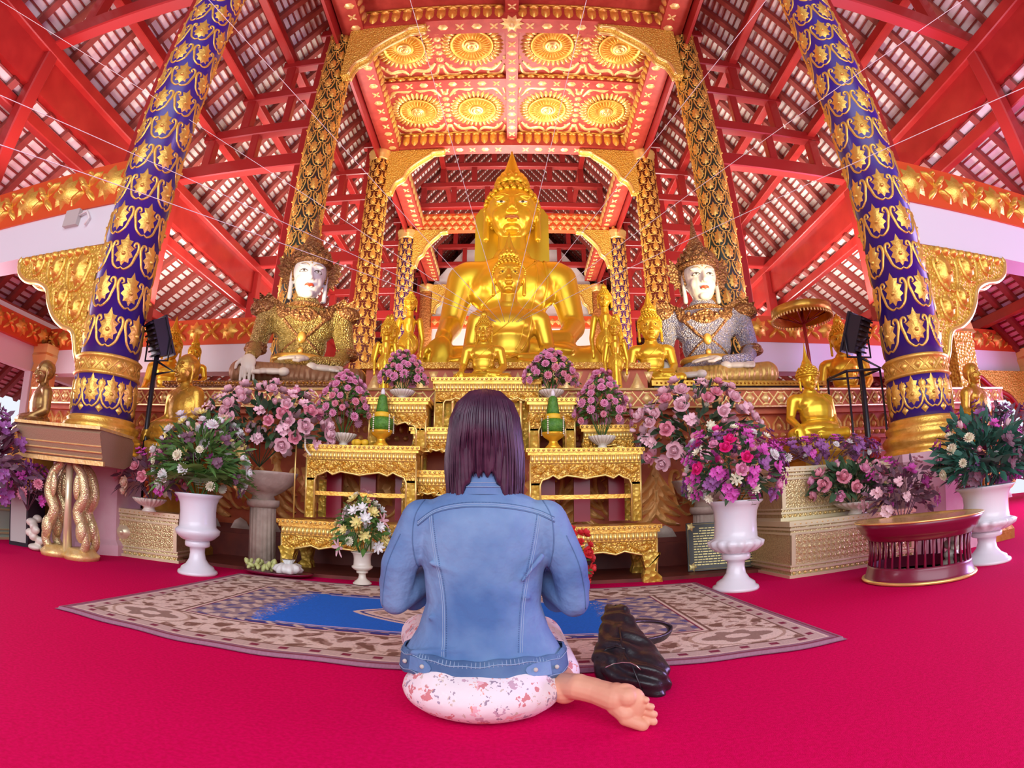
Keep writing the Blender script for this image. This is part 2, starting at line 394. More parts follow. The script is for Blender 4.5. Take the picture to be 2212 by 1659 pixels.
# long beams of the roof, eaves boards
def longbeam(x, z, w, h, label, m='red', y0=-4, y1=24, up=(0, 0, 1), cat='beam', name='purlin'):
    b = MB(); b.beam((0, y0, 0), (0, y1, 0), w, h, up, .015)
    return solo(name, b, M[m], label, cat, 'long red beams of the roof', loc=(x, 0, z))
side = {-1: 'left', 1: 'right'}
for sg in (-1, 1):
    q = side[sg]
    eb = MB(); eb.box(-.07, .07, -4, 24, 0, .78); solo('eaves_board', eb, M['red'], f'wide red board running into depth between the two {q} roof tiers', 'beam', 'wide red boards between the roof tiers', loc=(sg*6.45, 0, 5.42))
    longbeam(sg*6.34, 6.08, .16, .2, f'red beam along the foot of the steep {q} upper roof')
    longbeam(sg*5.72, 7.18, .17, .2, f'second long red beam up the steep {q} roof')
    longbeam(sg*5.08, 8.02, .17, .2, f'third long red beam up the steep {q} roof')
    longbeam(sg*4.40, 8.88, .17, .2, f'fourth long red beam, high on the steep {q} roof')
    longbeam(sg*3.66, 9.86, .17, .2, f'topmost long red beam beside the {q} edge of the nave ceiling')
    longbeam(sg*6.62, 5.16, .16, .2, f'red beam under the wide board at the top of the low {q} roof')
    longbeam(sg*7.85, 4.28, .16, .2, f'red beam halfway down the low {q} roof')
    longbeam(sg*9.1, 3.42, .16, .2, f'lowest red beam of the low {q} roof')
longbeam(-2.3, 11.5, .17, .2, 'red beam of the nave roof far behind the statue, left', y0=12.2)
longbeam(2.3, 11.5, .17, .2, 'red beam of the nave roof far behind the statue, right', y0=12.2)

# stacked timber trusses beside the nave, one per column row and side
def truss(sg, Y, label):
    t = thing('roof_truss', label, 'truss', (sg*CX, Y, 4.8), 'stacked red timber trusses')
    def X(a, b, z, h=.26, w=.2):
        m = MB(); m.beam((sg*(a-CX), 0, z-4.8), (sg*(b-CX), 0, z-4.8), w, h, (0, 0, 1), .02); part('tie_beam', m, M['redpost'], t)
    def V(x, z0, z1, w=.2):
        m = MB(); m.beam((sg*(x-CX), 0, z0-4.8), (sg*(x-CX), 0, z1-4.8), w, w, (0, 1, 0), .02); part('post', m, M['redpost'], t)
    X(3.5, 6.5, 6.28, .28); X(3.5, 5.9, 7.08, .22); X(3.5, 5.25, 7.95, .2); X(3.5, 4.55, 8.75, .2); X(3.5, 3.9, 9.6, .2)
    
    V(5.72, 6.4, 7.0); V(5.05, 7.18, 7.86); V(4.36, 8.04, 8.66); V(4.75, 6.4, 7.0, .17); V(4.2, 7.18, 7.86, .15); V(3.72, 3.5, 10.2, .16)
    V(6.38, 3.4, 6.2, .22)
    return t
rowname = ['front', 'second', 'third', 'fourth', 'rearmost']
for i, Y in enumerate(PL):
    for sg in (-1, 1): truss(sg, Y, f'stepped red truss outside the {rowname[i]} {side[sg]} column, between column and eaves')

# nave truss behind the coffered ceiling
for Y, lb in ((15.7, 'red lattice truss seen above the statue behind the gold arch'), (20.3, 'farthest red lattice truss above the white gable wall')):
    t = thing('nave_truss', lb, 'truss', (0, Y, 9.8))
    for z, x in ((9.95, 3.5), (10.75, 3.0), (11.55, 2.4), (12.4, 1.8), (13.2, 1.1)):
        m = MB(); m.beam((-x, 0, z-9.8), (x, 0, z-9.8), .2, .2, (0, 0, 1), .02); part('tie_beam', m, M['redpost'], t)
    for z, xs in ((10.05, (-2.9, -1.9, -.8, .8, 1.9, 2.9)), (10.85, (-2.3, -1.25, 0, 1.25, 2.3)), (11.65, (-1.7, -.6, .6, 1.7)), (12.5, (-1., 0, 1.))):
        for x in xs: m = MB(); m.beam((x, 0, z-9.8), (x, 0, z-9.8+.62), .17, .17, (0, 1, 0)); part('post', m, M['redpost'], t)

# ------------------------------------------------------------------ columns
def cyl(r): return lambda u, v, w: ((r+w)*math.cos(u), (r+w)*math.sin(u), v)
def wrap(r, cx): return lambda u, v, w: ((r+w)*math.cos(cx+u/r), (r+w)*math.sin(cx+u/r), v)
def relief_big(r, z0, z1, n=6, dz=.335, sc=.33):
    m = MB(); k = 0; z = z0 + .2
    while z < z1:
        for i in range(n):
            a = 2*PI*(i + .5*(k % 2))/n; motif(m, 0, z, sc, .016, wrap(r, a))
        z += dz; k += 1
    return m
def relief_dense(r, z0, z1, n=6, dz=.2, s=.27):
    m = MB(); k = 0; z = z0
    while z < z1:
        for i in range(n):
            a = 2*PI*(i + .5*(k % 2))/n; fn = wrap(r, a)
            m.puff([(x*s*1.05, z + y*s) for x, y in FLAME], .022, fn, (0, z), .35); m.disc(0, z, .028, .032, fn, 6)
            for sgn in (1, -1): m.ribbon([(sgn*.02*s/.27, z-.09), (sgn*.1*s/.27, z-.07), (sgn*.135*s/.27, z+.02), (sgn*.11*s/.27, z+.07)], [.018, .028, .024, .01], .014, fn)
        z += dz; k += 1
    return m
CAP = {}
def column(sg, Y, row, kind, rad=.27, ztop=10., label=None):
    t = thing('temple_column', label, 'column', (sg*CX, Y, 0), 'ornate round columns of the nave')
    body = {'big': 'blue', 'green': 'green', 'maroon': 'maroon', 'violet': 'violet', 'orange': 'orangecol'}[kind]
    key = (kind, ztop)
    if key not in CAP:
        c = {}
        z0 = 1.5 if kind == 'big' else .3
        c['shaft'] = mesh('shaft', MB().lathe([(rad, z0-.45), (rad, ztop)], n=48), M[body], True)
        c['gilt_relief'] = None
        if kind == 'big': c['gilt_relief'] = mesh('gilt_relief', relief_big(rad, 1.56, ztop), M['giltcol'], True)
        elif kind != 'orange': c['gilt_relief'] = mesh('gilt_relief', relief_big(rad, 1.8, ztop, 6, .255, .31) if kind == 'green' else relief_dense(rad, 2.0, ztop, 6, .21, .29), M['giltcol'], True)
        if kind == 'big':
            c['plinth'] = mesh('plinth', MB().lathe([(.46, 0), (.46, .08), (.42, .12), (.42, .66), (.46, .72), (.46, .78)], n=8, a0=PI/8), M['pinkstone'])
            c['base_moulding'] = mesh('base_moulding', MB().lathe([(.30, .70), (.37, .74), (.39, .78), (.37, .82), (.35, .83), (.375, .86), (.385, .9), (.36, .93), (.335, .95), (.35, .98), (.345, 1.01), (.31, 1.03), (.32, 1.05), (.30, 1.07), (.27, 1.08)], n=48), M['gilt'], True)
            m = MB(); fn = wrap(rad+.02, 0)
            for i in range(10):
                a = 2*PI*i/10; f2 = wrap(rad+.02, a); motif(m, 0, 1.24, .27, .013, f2, True, 1)
                f3 = wrap(rad+.02, a + PI/10); diamond(m, 0, 1.13, .035, .014, f3); m.puff([(x*.14, 1.33-y*.14) for x, y in FLAME], .012, f3, (0, 1.33))
            c['lower_relief'] = mesh('lower_relief', m, M['giltcol'], True)
            c['lower_band'] = mesh('lower_band', MB().lathe([(rad+.02, 1.05), (rad+.02, 1.42)], n=48), M['blue'], True)
            m = MB(); m.lathe([(rad+.02, 1.40), (rad+.045, 1.415), (rad+.03, 1.43), (rad+.02, 1.44), (rad+.02, 1.53), (rad+.03, 1.54), (rad+.045, 1.555), (rad+.02, 1.575)], n=48)
            for i in range(14):
                f2 = wrap(rad+.022, 2*PI*i/14); diamond(m, 0, 1.485, .036, .014, f2)
                for q in (-1, 1): m.ribbon([(.064-.04, 1.485+q*.045), (.064, 1.485), (.064+.04, 1.485-q*.045)], [.012]*3, .008, f2)
            c['ring_band'] = mesh('ring_band', m, M['giltcol'], True)
        else:
            c['base_moulding'] = mesh('base_moulding', MB().lathe([(.3, 0), (.38, .0), (.38, .12), (.33, .18), (.35, .24), (.3, .3)], n=40), M['gilt'], True)
            if ztop < 9.6: c['capital'] = mesh('capital', MB().lathe([(rad, ztop-.3), (rad+.03, ztop-.27), (rad+.02, ztop-.2), (rad+.05, ztop-.16), (rad+.05, ztop-.1), (rad+.07, ztop-.05), (rad+.07, ztop)], n=40), M['giltedge'], True)
        CAP[key] = c
    for k, me in CAP[key].items():
        if me is None or k in ('gilt_relief', 'lower_relief'): continue
        o = link(k, me, t)
        if k == 'shaft' and CAP[key].get('gilt_relief'): link('gilt_relief', CAP[key]['gilt_relief'], o)
        if k == 'lower_band': link('lower_relief', CAP[key]['lower_relief'], o)
    return t
column(-1, PL[0], 0, 'big', label='big royal blue column with gilt flowers, behind the lectern on the left')
column(1, PL[0], 0, 'big', label='big royal blue column with gilt flowers, on a pink plinth on the right')
column(-1, PL[1], 1, 'green', label='dark green column with gilt leaves rising behind the left crowned statue')
column(1, PL[1], 1, 'green', label='dark green column with gilt leaves rising behind the right crowned statue')
column(-1, PL[2], 2, 'maroon', label='maroon and gold column left of the great golden statue', ztop=9.3)
column(1, PL[2], 2, 'maroon', label='maroon and gold column right of the great golden statue', ztop=9.3)
column(-1, PL[3], 3, 'violet', ztop=9.15, label='violet and gold column with a gilt cap, far back on the left')
column(1, PL[3], 3, 'violet', ztop=9.15, label='violet and gold column with a gilt cap, far back on the right')
column(-1, PL[4], 4, 'orange', ztop=9.1, label='orange relief column against the white rear wall, left of the shoulder')
column(1, PL[4], 4, 'orange', ztop=9.1, label='orange relief column against the white rear wall, right of the shoulder')

# ------------------------------------------------------------------ coffered nave ceiling
ZC = 9.75
def down(z): return lambda u, v, w: (u, v, z-w)
def face(y): return lambda u, v, w: (u, y-w, v)
def ceilbay(y0, y1, full):
    m = MB(); m.box(-3.1, 3.1, y0, y1, ZC, ZC+.06); c = struct('ceiling_panel', m, M['ceilred'])
    if not full: return
    m = MB(); fn = down(ZC)
    rnd = random.Random(3)
    for bx in (-1, 1):                                        # scrolls and beads around the medallions
        for by in (8.42, 10.62):
            for k in range(7): m.disc(bx*1.57, by-.62+k*.21, .085, .03, fn, 8, .075)
            for cx in (.85, 2.3):
                for sx in (-1, 1):
                    for sy in (-1, 1):
                        P = sp2([(bx*cx+sx*.62, by+sy*.52), (bx*cx+sx*.42, by+sy*.78), (bx*cx+sx*.15, by+sy*.74), (bx*cx+sx*.02, by+sy*.88)], 3)
                        m.ribbon(P, [.05+.07*math.sin(PI*i/(len(P)-1)) for i in range(len(P))], .03, fn)
                        P = sp2([(bx*cx+sx*.68, by+sy*.62), (bx*cx+sx*.60, by+sy*.9), (bx*cx+sx*.36, by+sy*.93), (bx*cx+sx*.3, by+sy*.83)], 3)
                        m.ribbon(P, [.04+.06*math.sin(PI*i/(len(P)-1)) for i in range(len(P))], .03, fn)
                        blossom(m, bx*cx+sx*.7, by+sy*.4, .06, .03, fn, 5)
                        m.disc(bx*cx+sx*.5, by+sy*.62, .05, .03, fn, 6, .035)
    part('gilt_scrolls', m, M['palegilt'], c, True)
ceilbay(3.7, 7.5, False); ceilbay(7.5, 11.8, True)
def medallion():
    t = thing('ceiling_medallion', 'x', 'ornament', (0, 0, ZC), 'sunburst medallions of the coffered ceiling')
    m = MB(); fn = lambda u, v, w: (u, v, -w)
    for k in range(34):
        a = 2*PI*k/34; m.disc(.56*math.cos(a), .56*math.sin(a), .125, .05, fn, 10, .043, rot=a)
    part('outer_ray', m, M['giltedge'], t, True)
    m = MB(); m.lathe([(.01, -.02), (.47, -.02), (.46, -.05), (.43, -.055), (.41, -.03), (.01, -.03)][::-1], n=40)
    for k in range(30): a = 2*PI*k/30; m.disc(.30*math.cos(a), .30*math.sin(a), .12, .05, lambda u, v, w: (u, v, -.02-w), 8, .025, rot=a)
    part('inner_ray', m, M['gilt'], t, True)
    m = MB(); m.lathe([(.17, -.03), (.16, -.06), (.14, -.07), (.12, -.05), (.11, -.08), (.07, -.1), (.06, -.075), (.04, -.12), (.01, -.14)][::-1], n=32); part('boss', m, M['giltedge'], t, True)
    return t
med = medallion(); first = True
for iy, y in enumerate((8.42, 10.62)):
    for ix, x in enumerate((-2.3, -.85, .85, 2.3)):
        lb = f"round gilt sunburst on the red ceiling, {['near', 'far'][iy]} row, {['far left', 'inner left', 'inner right', 'far right'][ix]}"
        if first: med.location = (x, y, ZC); med['label'] = lb; first = False
        else: dup(med, (x, y, ZC), label=lb)

def band(m, x0, y0, x1, y1, z, step=.3):                      # alternating lozenge flowers along a soffit
    L = math.hypot(x1-x0, y1-y0); n = int(L/step); fn = down(z)
    for k in range(n+1):
        x, y = x0+(x1-x0)*k/n, y0+(y1-y0)*k/n
        if k % 2: m.disc(x, y, .105, .02, fn, 6, .085)
        else:
            for a in range(4): m.disc(x+.055*math.cos(PI/4+a*PI/2), y+.055*math.sin(PI/4+a*PI/2), .06, .02, fn, 6, .026, rot=PI/4+a*PI/2)
# centre beam
m = MB(); m.box(-.13, .13, 3.7, 11.7, 9.5, ZC); c = struct('trim_2', m, M['ceilred'])
m = MB(); band(m, 0, 4, 0, 11.6, 9.5, .26); blossom(m, 0, 7.42, .2, .05, down(9.29), 10); part('gilt_flowers', m, M['palegilt'], c, True)
# cross beams with rows of hanging lotus petals on their front
tn = 3
for y, zb in ((7.3, 9.3), (9.38, 9.6), (11.55, 9.3)):
    dpt = .38 if zb < 9.5 else .3
    m = MB(); m.box(-3.05, 3.05, y, y+dpt, zb, ZC); c = struct(f'trim_{tn}', m, M['ceilred']); tn += 1
    m = MB(); fn = face(y)
    H = ZC - zb
    x = -2.95
    while x < 2.96:
        if abs(x) > .16:
            if H > .3:
                m.puff([(x+.085*a, 9.62+b*.27-.22) for a, b in [(-1, .9), (-1, .3), (-.75, .05), (-.3, -.1), (0, -.16), (.3, -.1), (.75, .05), (1, .3), (1, .9), (0, 1)]], .05, fn)
            m.disc(x, 9.69, .1, .05, fn, 8, .045)
        x += .225
    for sx in (-1, 1):
        m.beam((sx*.2, y-.02, ZC-.02), (sx*3.0, y-.02, ZC-.02), .04, .04)
    part('lotus_petals', m, M['gilt'], c, True)
    m = MB()
    for sx in (-1, 1): band(m, sx*.35, y+dpt/2, sx*3.0, y+dpt/2, zb)
    part('gilt_flowers', m, M['palegilt'], c, True)
# side beams along the nave, gilt petals on the inner face
for sg in (-1, 1):
    m = MB(); m.box(min(sg*2.9, sg*3.35), max(sg*2.9, sg*3.35), 3.9, 20.4, 9.28, ZC); c = struct(f'trim_{tn}', m, M['ceilred']); tn += 1
    m = MB(); fn = lambda u, v, w: (sg*(2.9-w), u, v)
    y = 4.2
    while y < 11.6: m.disc(y, 9.52, .2, .04, fn, 10, .075, rot=1.2); y += .2
    while y < 20.3:
        m.disc(y, 9.52, .17, .04, fn, 6, .15); y += .36
    part('gilt_petals', m, M['giltedge'], c, True)
    m = MB(); band(m, sg*3.05, 4, sg*3.05, 20.2, 9.28, .3); part('gilt_flowers', m, M['palegilt'], c, True)
    # slim dark gap board and red side board outside
    m = MB(); m.box(min(sg*3.38, sg*3.44), max(sg*3.38, sg*3.44), 4, 20.4, 9.0, ZC); struct(f'trim_{tn}', m, M['reddark']); tn += 1

# carved bracket arches at the column heads
def bracket(sg, Y, z1, w, h, label, name='arch_bracket'):
    P = [(0, 0), (w, 0), (w*.99, -.06)] + sp2([(w*.97, -.08), (w*.8, -.1), (w*.72, -.2), (w*.52, -h*.32), (w*.36, -h*.5), (w*.3, -h*.66), (w*.16, -h*.78), (w*.1, -h)], 4) + [(0, -h)]
    t = thing(name, label, 'bracket', (sg*(CX-.24), Y, z1), 'gilt bracket arches between the columns')
    m = MB(); m.prism(P, -.09, .09, lambda u, v, w_: (-sg*u, w_, v)); part('bracket_board', m, M['carved'], t)
    E = P[2:-1]; m = MB(); m.tube([(-sg*u, -.09, v) for u, v in E], .035, 6); m.tube([(-sg*u, .09, v) for u, v in E], .035, 6); part('bracket_edge', m, M['giltedge'], t, True)
for i, (Y, z1, ww, hh) in enumerate(((7.45, 9.3, 1.5, 1.3), (11.72, 9.28, 1.45, 1.3), (15.9, 9.14, 1.1, 1.3), (20.4, 9.1, 1.1, 1.2))):
    for sg in (-1, 1): bracket(sg, Y, z1, ww, hh, f'gilt carved corner arch at the head of the {rowname[i+1]} {side[sg]} column')
# frieze across the nave behind the head
m = MB(); m.box(-3.15, 3.15, 15.85, 16.1, 9.14, 9.75); c = struct(f'trim_{tn}', m, M['friezered']); tn += 1
m = MB()
for k in range(26):
    x = -3.0 + k*.24
    for j in range(3): blossom(m, x + .12*(j % 2), 9.24 + j*.2, .1, .03, face(15.85), 4)
part('gilt_flowers', m, M['orangecol'], c, True)
m = MB(); m.box(-3.15, 3.15, 20.3, 20.5, 7.3, 7.75)
m2 = MB()
for k in range(26): blossom(m2, -3.0+k*.24, 7.52, .12, .03, face(20.3), 4)
c = struct(f'trim_{tn}', m, M['friezered']); tn += 1; part('gilt_flowers', m2, M['orangecol'], c, True)
m = MB(); m.prism([(-3.15, 0), (3.15, 0), (3.15, 9.3), (1.3, 11.6), (-1.3, 11.6), (-3.15, 9.3)], 20.62, 20.72, lambda u, v, w: (u, w, v)); struct('wall_apse', m, M['white'])

# ------------------------------------------------------------------ cross lintels of the aisles with flower friezes
def frieze(m, x0, x1, z0, z1, y, step=.31):
    n = max(1, int(abs(x1-x0)/step)); fn = face(y); h = z1-z0; zc = (z0+z1)/2
    for k in range(n):
        x = x0 + (x1-x0)*(k+.5)/n
        if k % 2 == 0:
            m.puff([(x+a*h*.66, zc+b*h*.66) for a, b in [(0, .75), (.2, .45), (.5, .5), (.42, .2), (.72, .0), (.42, -.2), (.4, -.5), (.15, -.42), (0, -.7), (-.15, -.42), (-.4, -.5), (-.42, -.2), (-.72, 0), (-.42, .2), (-.5, .5), (-.2, .45)]], .06, fn, (x, zc))
            m.disc(x, zc, .05*h/.4, .1, fn, 8)
        else:
            for a in (PI/4, 3*PI/4, 5*PI/4, 7*PI/4): m.disc(x+h*.3*math.cos(a), zc+h*.3*math.sin(a), h*.26, .05, fn, 8, h*.085, rot=a)
            m.disc(x, zc, h*.12, .08, fn, 6); m.disc(x, zc+h*.38, h*.08, .04, fn, 6)
def lintel(sg, Y, x1, wz0, wz1, fz1, dep=.3, name='', wm='white'):
    global tn
    a, b = sorted((sg*3.62, sg*x1))
    m = MB(); m.box(a, b, Y-dep/2, Y+dep/2, wz0, wz1); struct(f'trim_{tn}', m, M[wm]); tn += 1
    m = MB(); m.box(a, b, Y-dep/2-.02, Y+dep/2, wz1+.0, fz1); c = struct(f'trim_{tn}', m, M['friezered']); tn += 1
    m = MB(); frieze(m, sg*3.62, sg*x1, wz1+.02, fz1-.02, Y-dep/2-.02); part('gilt_flowers', m, M['gilt'], c, True)
lintel(-1, 3.7, 8.8, 2.62, 3.03, 3.5, wm='whiteblue'); lintel(1, 3.7, 10.6, 2.62, 3.05, 3.5, wm='whiteblue')
lintel(-1, 7.7, 8.8, 2.42, 2.86, 3.28); lintel(1, 7.7, 10.6, 2.42, 2.88, 3.30)
m = MB(); m.box(XL, XL+.12, -4, 7.5, 2.86, 3.28); c = struct(f'trim_{tn}', m, M['friezered']); tn += 1
m = MB(); fz = MB(); frieze(m, -4, 7.5, 2.88, 3.26, 0); m.v = [(XL+.12-p[1], p[0], p[2]) for p in m.v]; part('gilt_flowers', m, M['gilt'], c, True)

# gilt naga brackets under the near lintels
def naga(sg, label):
    t = thing('naga_bracket', label, 'bracket', (sg*3.66, 3.66, 2.62), 'large gilt brackets beside the blue columns')
    P = [(0, 0), (1.22, 0)] + sp2([(1.26, -.03), (1.2, -.16), (1.04, -.26), (.82, -.3), (.66, -.38), (.58, -.52), (.46, -.66), (.3, -.76), (.14, -.82), (.06, -1.0)], 4) + [(0, -1.1)]
    m = MB(); m.prism(P, -.1, .1, lambda u, v, q: (sg*u, q, v)); part('bracket_board', m, M['carved'], t)
    E = P[1:]; m = MB()
    for q in (-.1, .1): m.tube([(sg*u, q, v) for u, v in E], .028, 6)
    part('bracket_edge', m, M['giltedge'], t, True)
    m = MB(); fn = lambda u, v, q: (sg*u, -.1-q, v)
    for (u, v, s) in ((.25, -.28, .34), (.6, -.2, .26), (.9, -.13, .2), (.18, -.62, .24), (.42, -.5, .2)): motif(m, u, v, s*1.2, .04, fn)
    for k in range(9): m.disc(.2+k*.115, -.04, .05, .04, fn, 8)
    part('scroll_relief', m, M['gilt'], t, True)
naga(-1, 'carved gilt bracket under the white beam, beside the left blue column')
naga(1, 'carved gilt bracket under the white beam, beside the right blue column')

# pilasters, side window, bits at the far left and right
def pilaster(x, y, label, m_='orangecol', h=2.9):
    t = thing('wall_pilaster', label, 'pilaster', (x, y, 0))
    m = MB(); m.box(-.17, .17, -.17, .17, 0, h); part('shaft', m, M[m_], t)
    m = MB(); m.lathe([(.3, h-.5), (.27, h-.46), (.25, h-.35), (.3, h-.25), (.33, h-.2), (.3, h-.15), (.34, h), (.2, h)], n=4, a0=PI/4); part('capital', m, M['giltedge'], t)
pilaster(XL+.2, 7.45, 'slender orange and gilt pilaster in the left rear corner of the aisle')
pilaster(4.95, 4.62, 'mosaic pilaster close behind the right blue column', 'carved', 2.62)
pilaster(XR-.3, 7.4, 'pinkish pilaster at the far right edge', 'pinkstone')
t = thing('arch_bracket', 'gilt bracket with a red edge over the bright far right opening', 'bracket', (XR-.5, 7.35, 2.42))
P = [(0, 0), (-2.2, 0)] + sp2([(-2.1, -.05), (-1.7, -.12), (-1.35, -.32), (-.8, -.5), (-.45, -.85), (-.3, -1.0), (-.1, -1.05)], 4) + [(0, -1.0)]
m = MB(); m.prism(P, -.06, .06, lambda u, v, q: (u, q, v)); part('bracket_board', m, M['carved'], t)
m = MB(); m.tube([(u, -.06, v) for u, v in P[2:-1]], .05, 6); part('bracket_edge', m, M['red'], t, True)
t = thing('shutter', 'open red wooden shutter by the left doorway', 'shutter', (-7.75, 7.95, 0))
m = MB(); m.beam((0, 0, .0), (.12, 0, 2.4), .1, .14, (0, 1, 0)); part('frame', m, M['red'], t)
m = MB(); m.box(-.5, .0, .0, .04, .2, 2.2); part('panel', m, M['white'], t)
# ================================================================== altar platform
AX0, AX1 = -5.2, 5.4
def altar():
    t = thing('altar_platform', 'long red altar platform covered in gilt reliefs behind the golden tables', 'altar', (0, 4.45, 0))
    m = MB(); m.box(AX0, AX1, 4.5, 9.9, .0, 1.36); part('core', m, M['altarred'], t, world=True)
    m = MB(); m.box(AX0-.04, AX1+.04, 4.44, 4.5, 0, .22); m.box(AX0, AX1, 4.47, 4.5, .22, .30); part('plinth_board', m, M['darkwood'], t, world=True)
    m = MB(); m.box(AX0-.06, AX1+.06, 4.40, 9.9, 1.33, 1.47); m.box(AX0-.03, AX1+.03, 4.44, 4.6, 1.27, 1.33); m.box(AX0-.03, AX1+.03, 4.45, 4.5, 1.02, 1.05); part('cornice', m, M['altarred'], t, world=True)
    m = MB(); f = face(4.40)
    n = int((AX1-AX0)/.155)
    for k in range(n):                                    # row of lozenges on the cornice
        x = AX0 + (AX1-AX0)*(k+.5)/n; diamond(m, x, 1.40, .048, .02, f)
        for q in (-1, 1): m.ribbon([(x+.078-.05, 1.40+q*.06), (x+.078+.05, 1.40-q*.06)], [.016, .016], .01, f)
        for zz in (1.345, 1.455): m.puff([(x-.045, zz), (x, zz + (.022 if zz < 1.4 else -.022)), (x+.045, zz)], .008, f)
    m.box(AX0-.06, AX1+.06, 4.385, 4.4, 1.468, 1.49); m.box(AX0-.06, AX1+.06, 4.385, 4.4, 1.318, 1.335)
    part('lozenge_frieze', m, M['palegilt'], t, True, world=True)
    m = MB(); f = face(4.5)
    for k in range(n):                                    # pointed arches and beads under the cornice
        x = AX0 + (AX1-AX0)*(k+.5)/n
        m.ribbon([(x-.06, 1.13), (x-.055, 1.18), (x, 1.25), (x+.055, 1.18), (x+.06, 1.13)], [.02]*5, .03, f)
        m.disc(x, 1.16, .024, .03, f, 6, .036)
    for k in range(n*2): m.disc(AX0+(AX1-AX0)*(k+.5)/(n*2), 1.085, .026, .03, f, 6)
    part('arch_frieze', m, M['orangecol'], t, True, world=True)
    m = MB(); rnd = random.Random(5); f = face(4.5)
    for k in range(17):                                   # big leaf scrolls on the wall
        x = AX0 + .3 + k*.64
        blossom(m, x, .93, .07, .03, f, 6); blossom(m, x+.3, .90, .06, .03, f, 6)
        motif(m, x, .62, .48, .05, f)
        for q in (-1, 1):
            for j in range(4):
                P = sp2([(x+q*.12, .36+j*.07), (x+q*.24, .40+j*.09), (x+q*.32, .50+j*.1), (x+q*.29, .58+j*.1)], 3)
                m.ribbon(P, [.02+.06*math.sin(PI*i/(len(P)-1)) for i in range(len(P))], .05, f)
    part('leaf_relief', m, M['orangecol'], t, True, world=True)
    m = MB()
    for k in range(36): m.puff([(AX0+.15+k*.3+a*.1, .26+b*.1) for a, b in [(-1, 0), (-.6, .7), (0, 1), (.6, .7), (1, 0)]], .03, face(4.47))
    part('lower_scallop', m, M['stone'], t, True, world=True)
altar()
# raised middle tier under the great statue
t = thing('altar_tier', 'raised lotus-arch tier on the altar under the great golden statue', 'altar tier', (0, 5.2, 1.47))
m = MB(); m.box(-1.45, 1.34, 5.25, 9.8, 1.47, 1.86); part('core', m, M['altarred'], t, world=True)
m = MB(); m.box(-1.5, 1.37, 5.2, 9.8, 1.86, 1.92); m.box(-1.5, 1.37, 5.2, 5.3, 1.47, 1.52); part('moulding', m, M['carvedfine'], t, world=True)
m = MB(); f = face(5.25)
for k in range(12):
    x = -1.36 + k*.236
    m.puff([(x+a*.1, 1.53+b*.16) for a, b in [(-1, 0), (-1, .7), (-.5, 1.2), (0, 1.9), (.5, 1.2), (1, .7), (1, 0)]], .03, f); blossom(m, x, 1.63, .05, .05, f, 5)
    m.puff([(x+.12+a*.05, 1.84-b*.1) for a, b in [(-1, 0), (0, 1.2), (1, 0)]], .03, f)
part('lotus_arches', m, M['palegilt'], t, True, world=True)

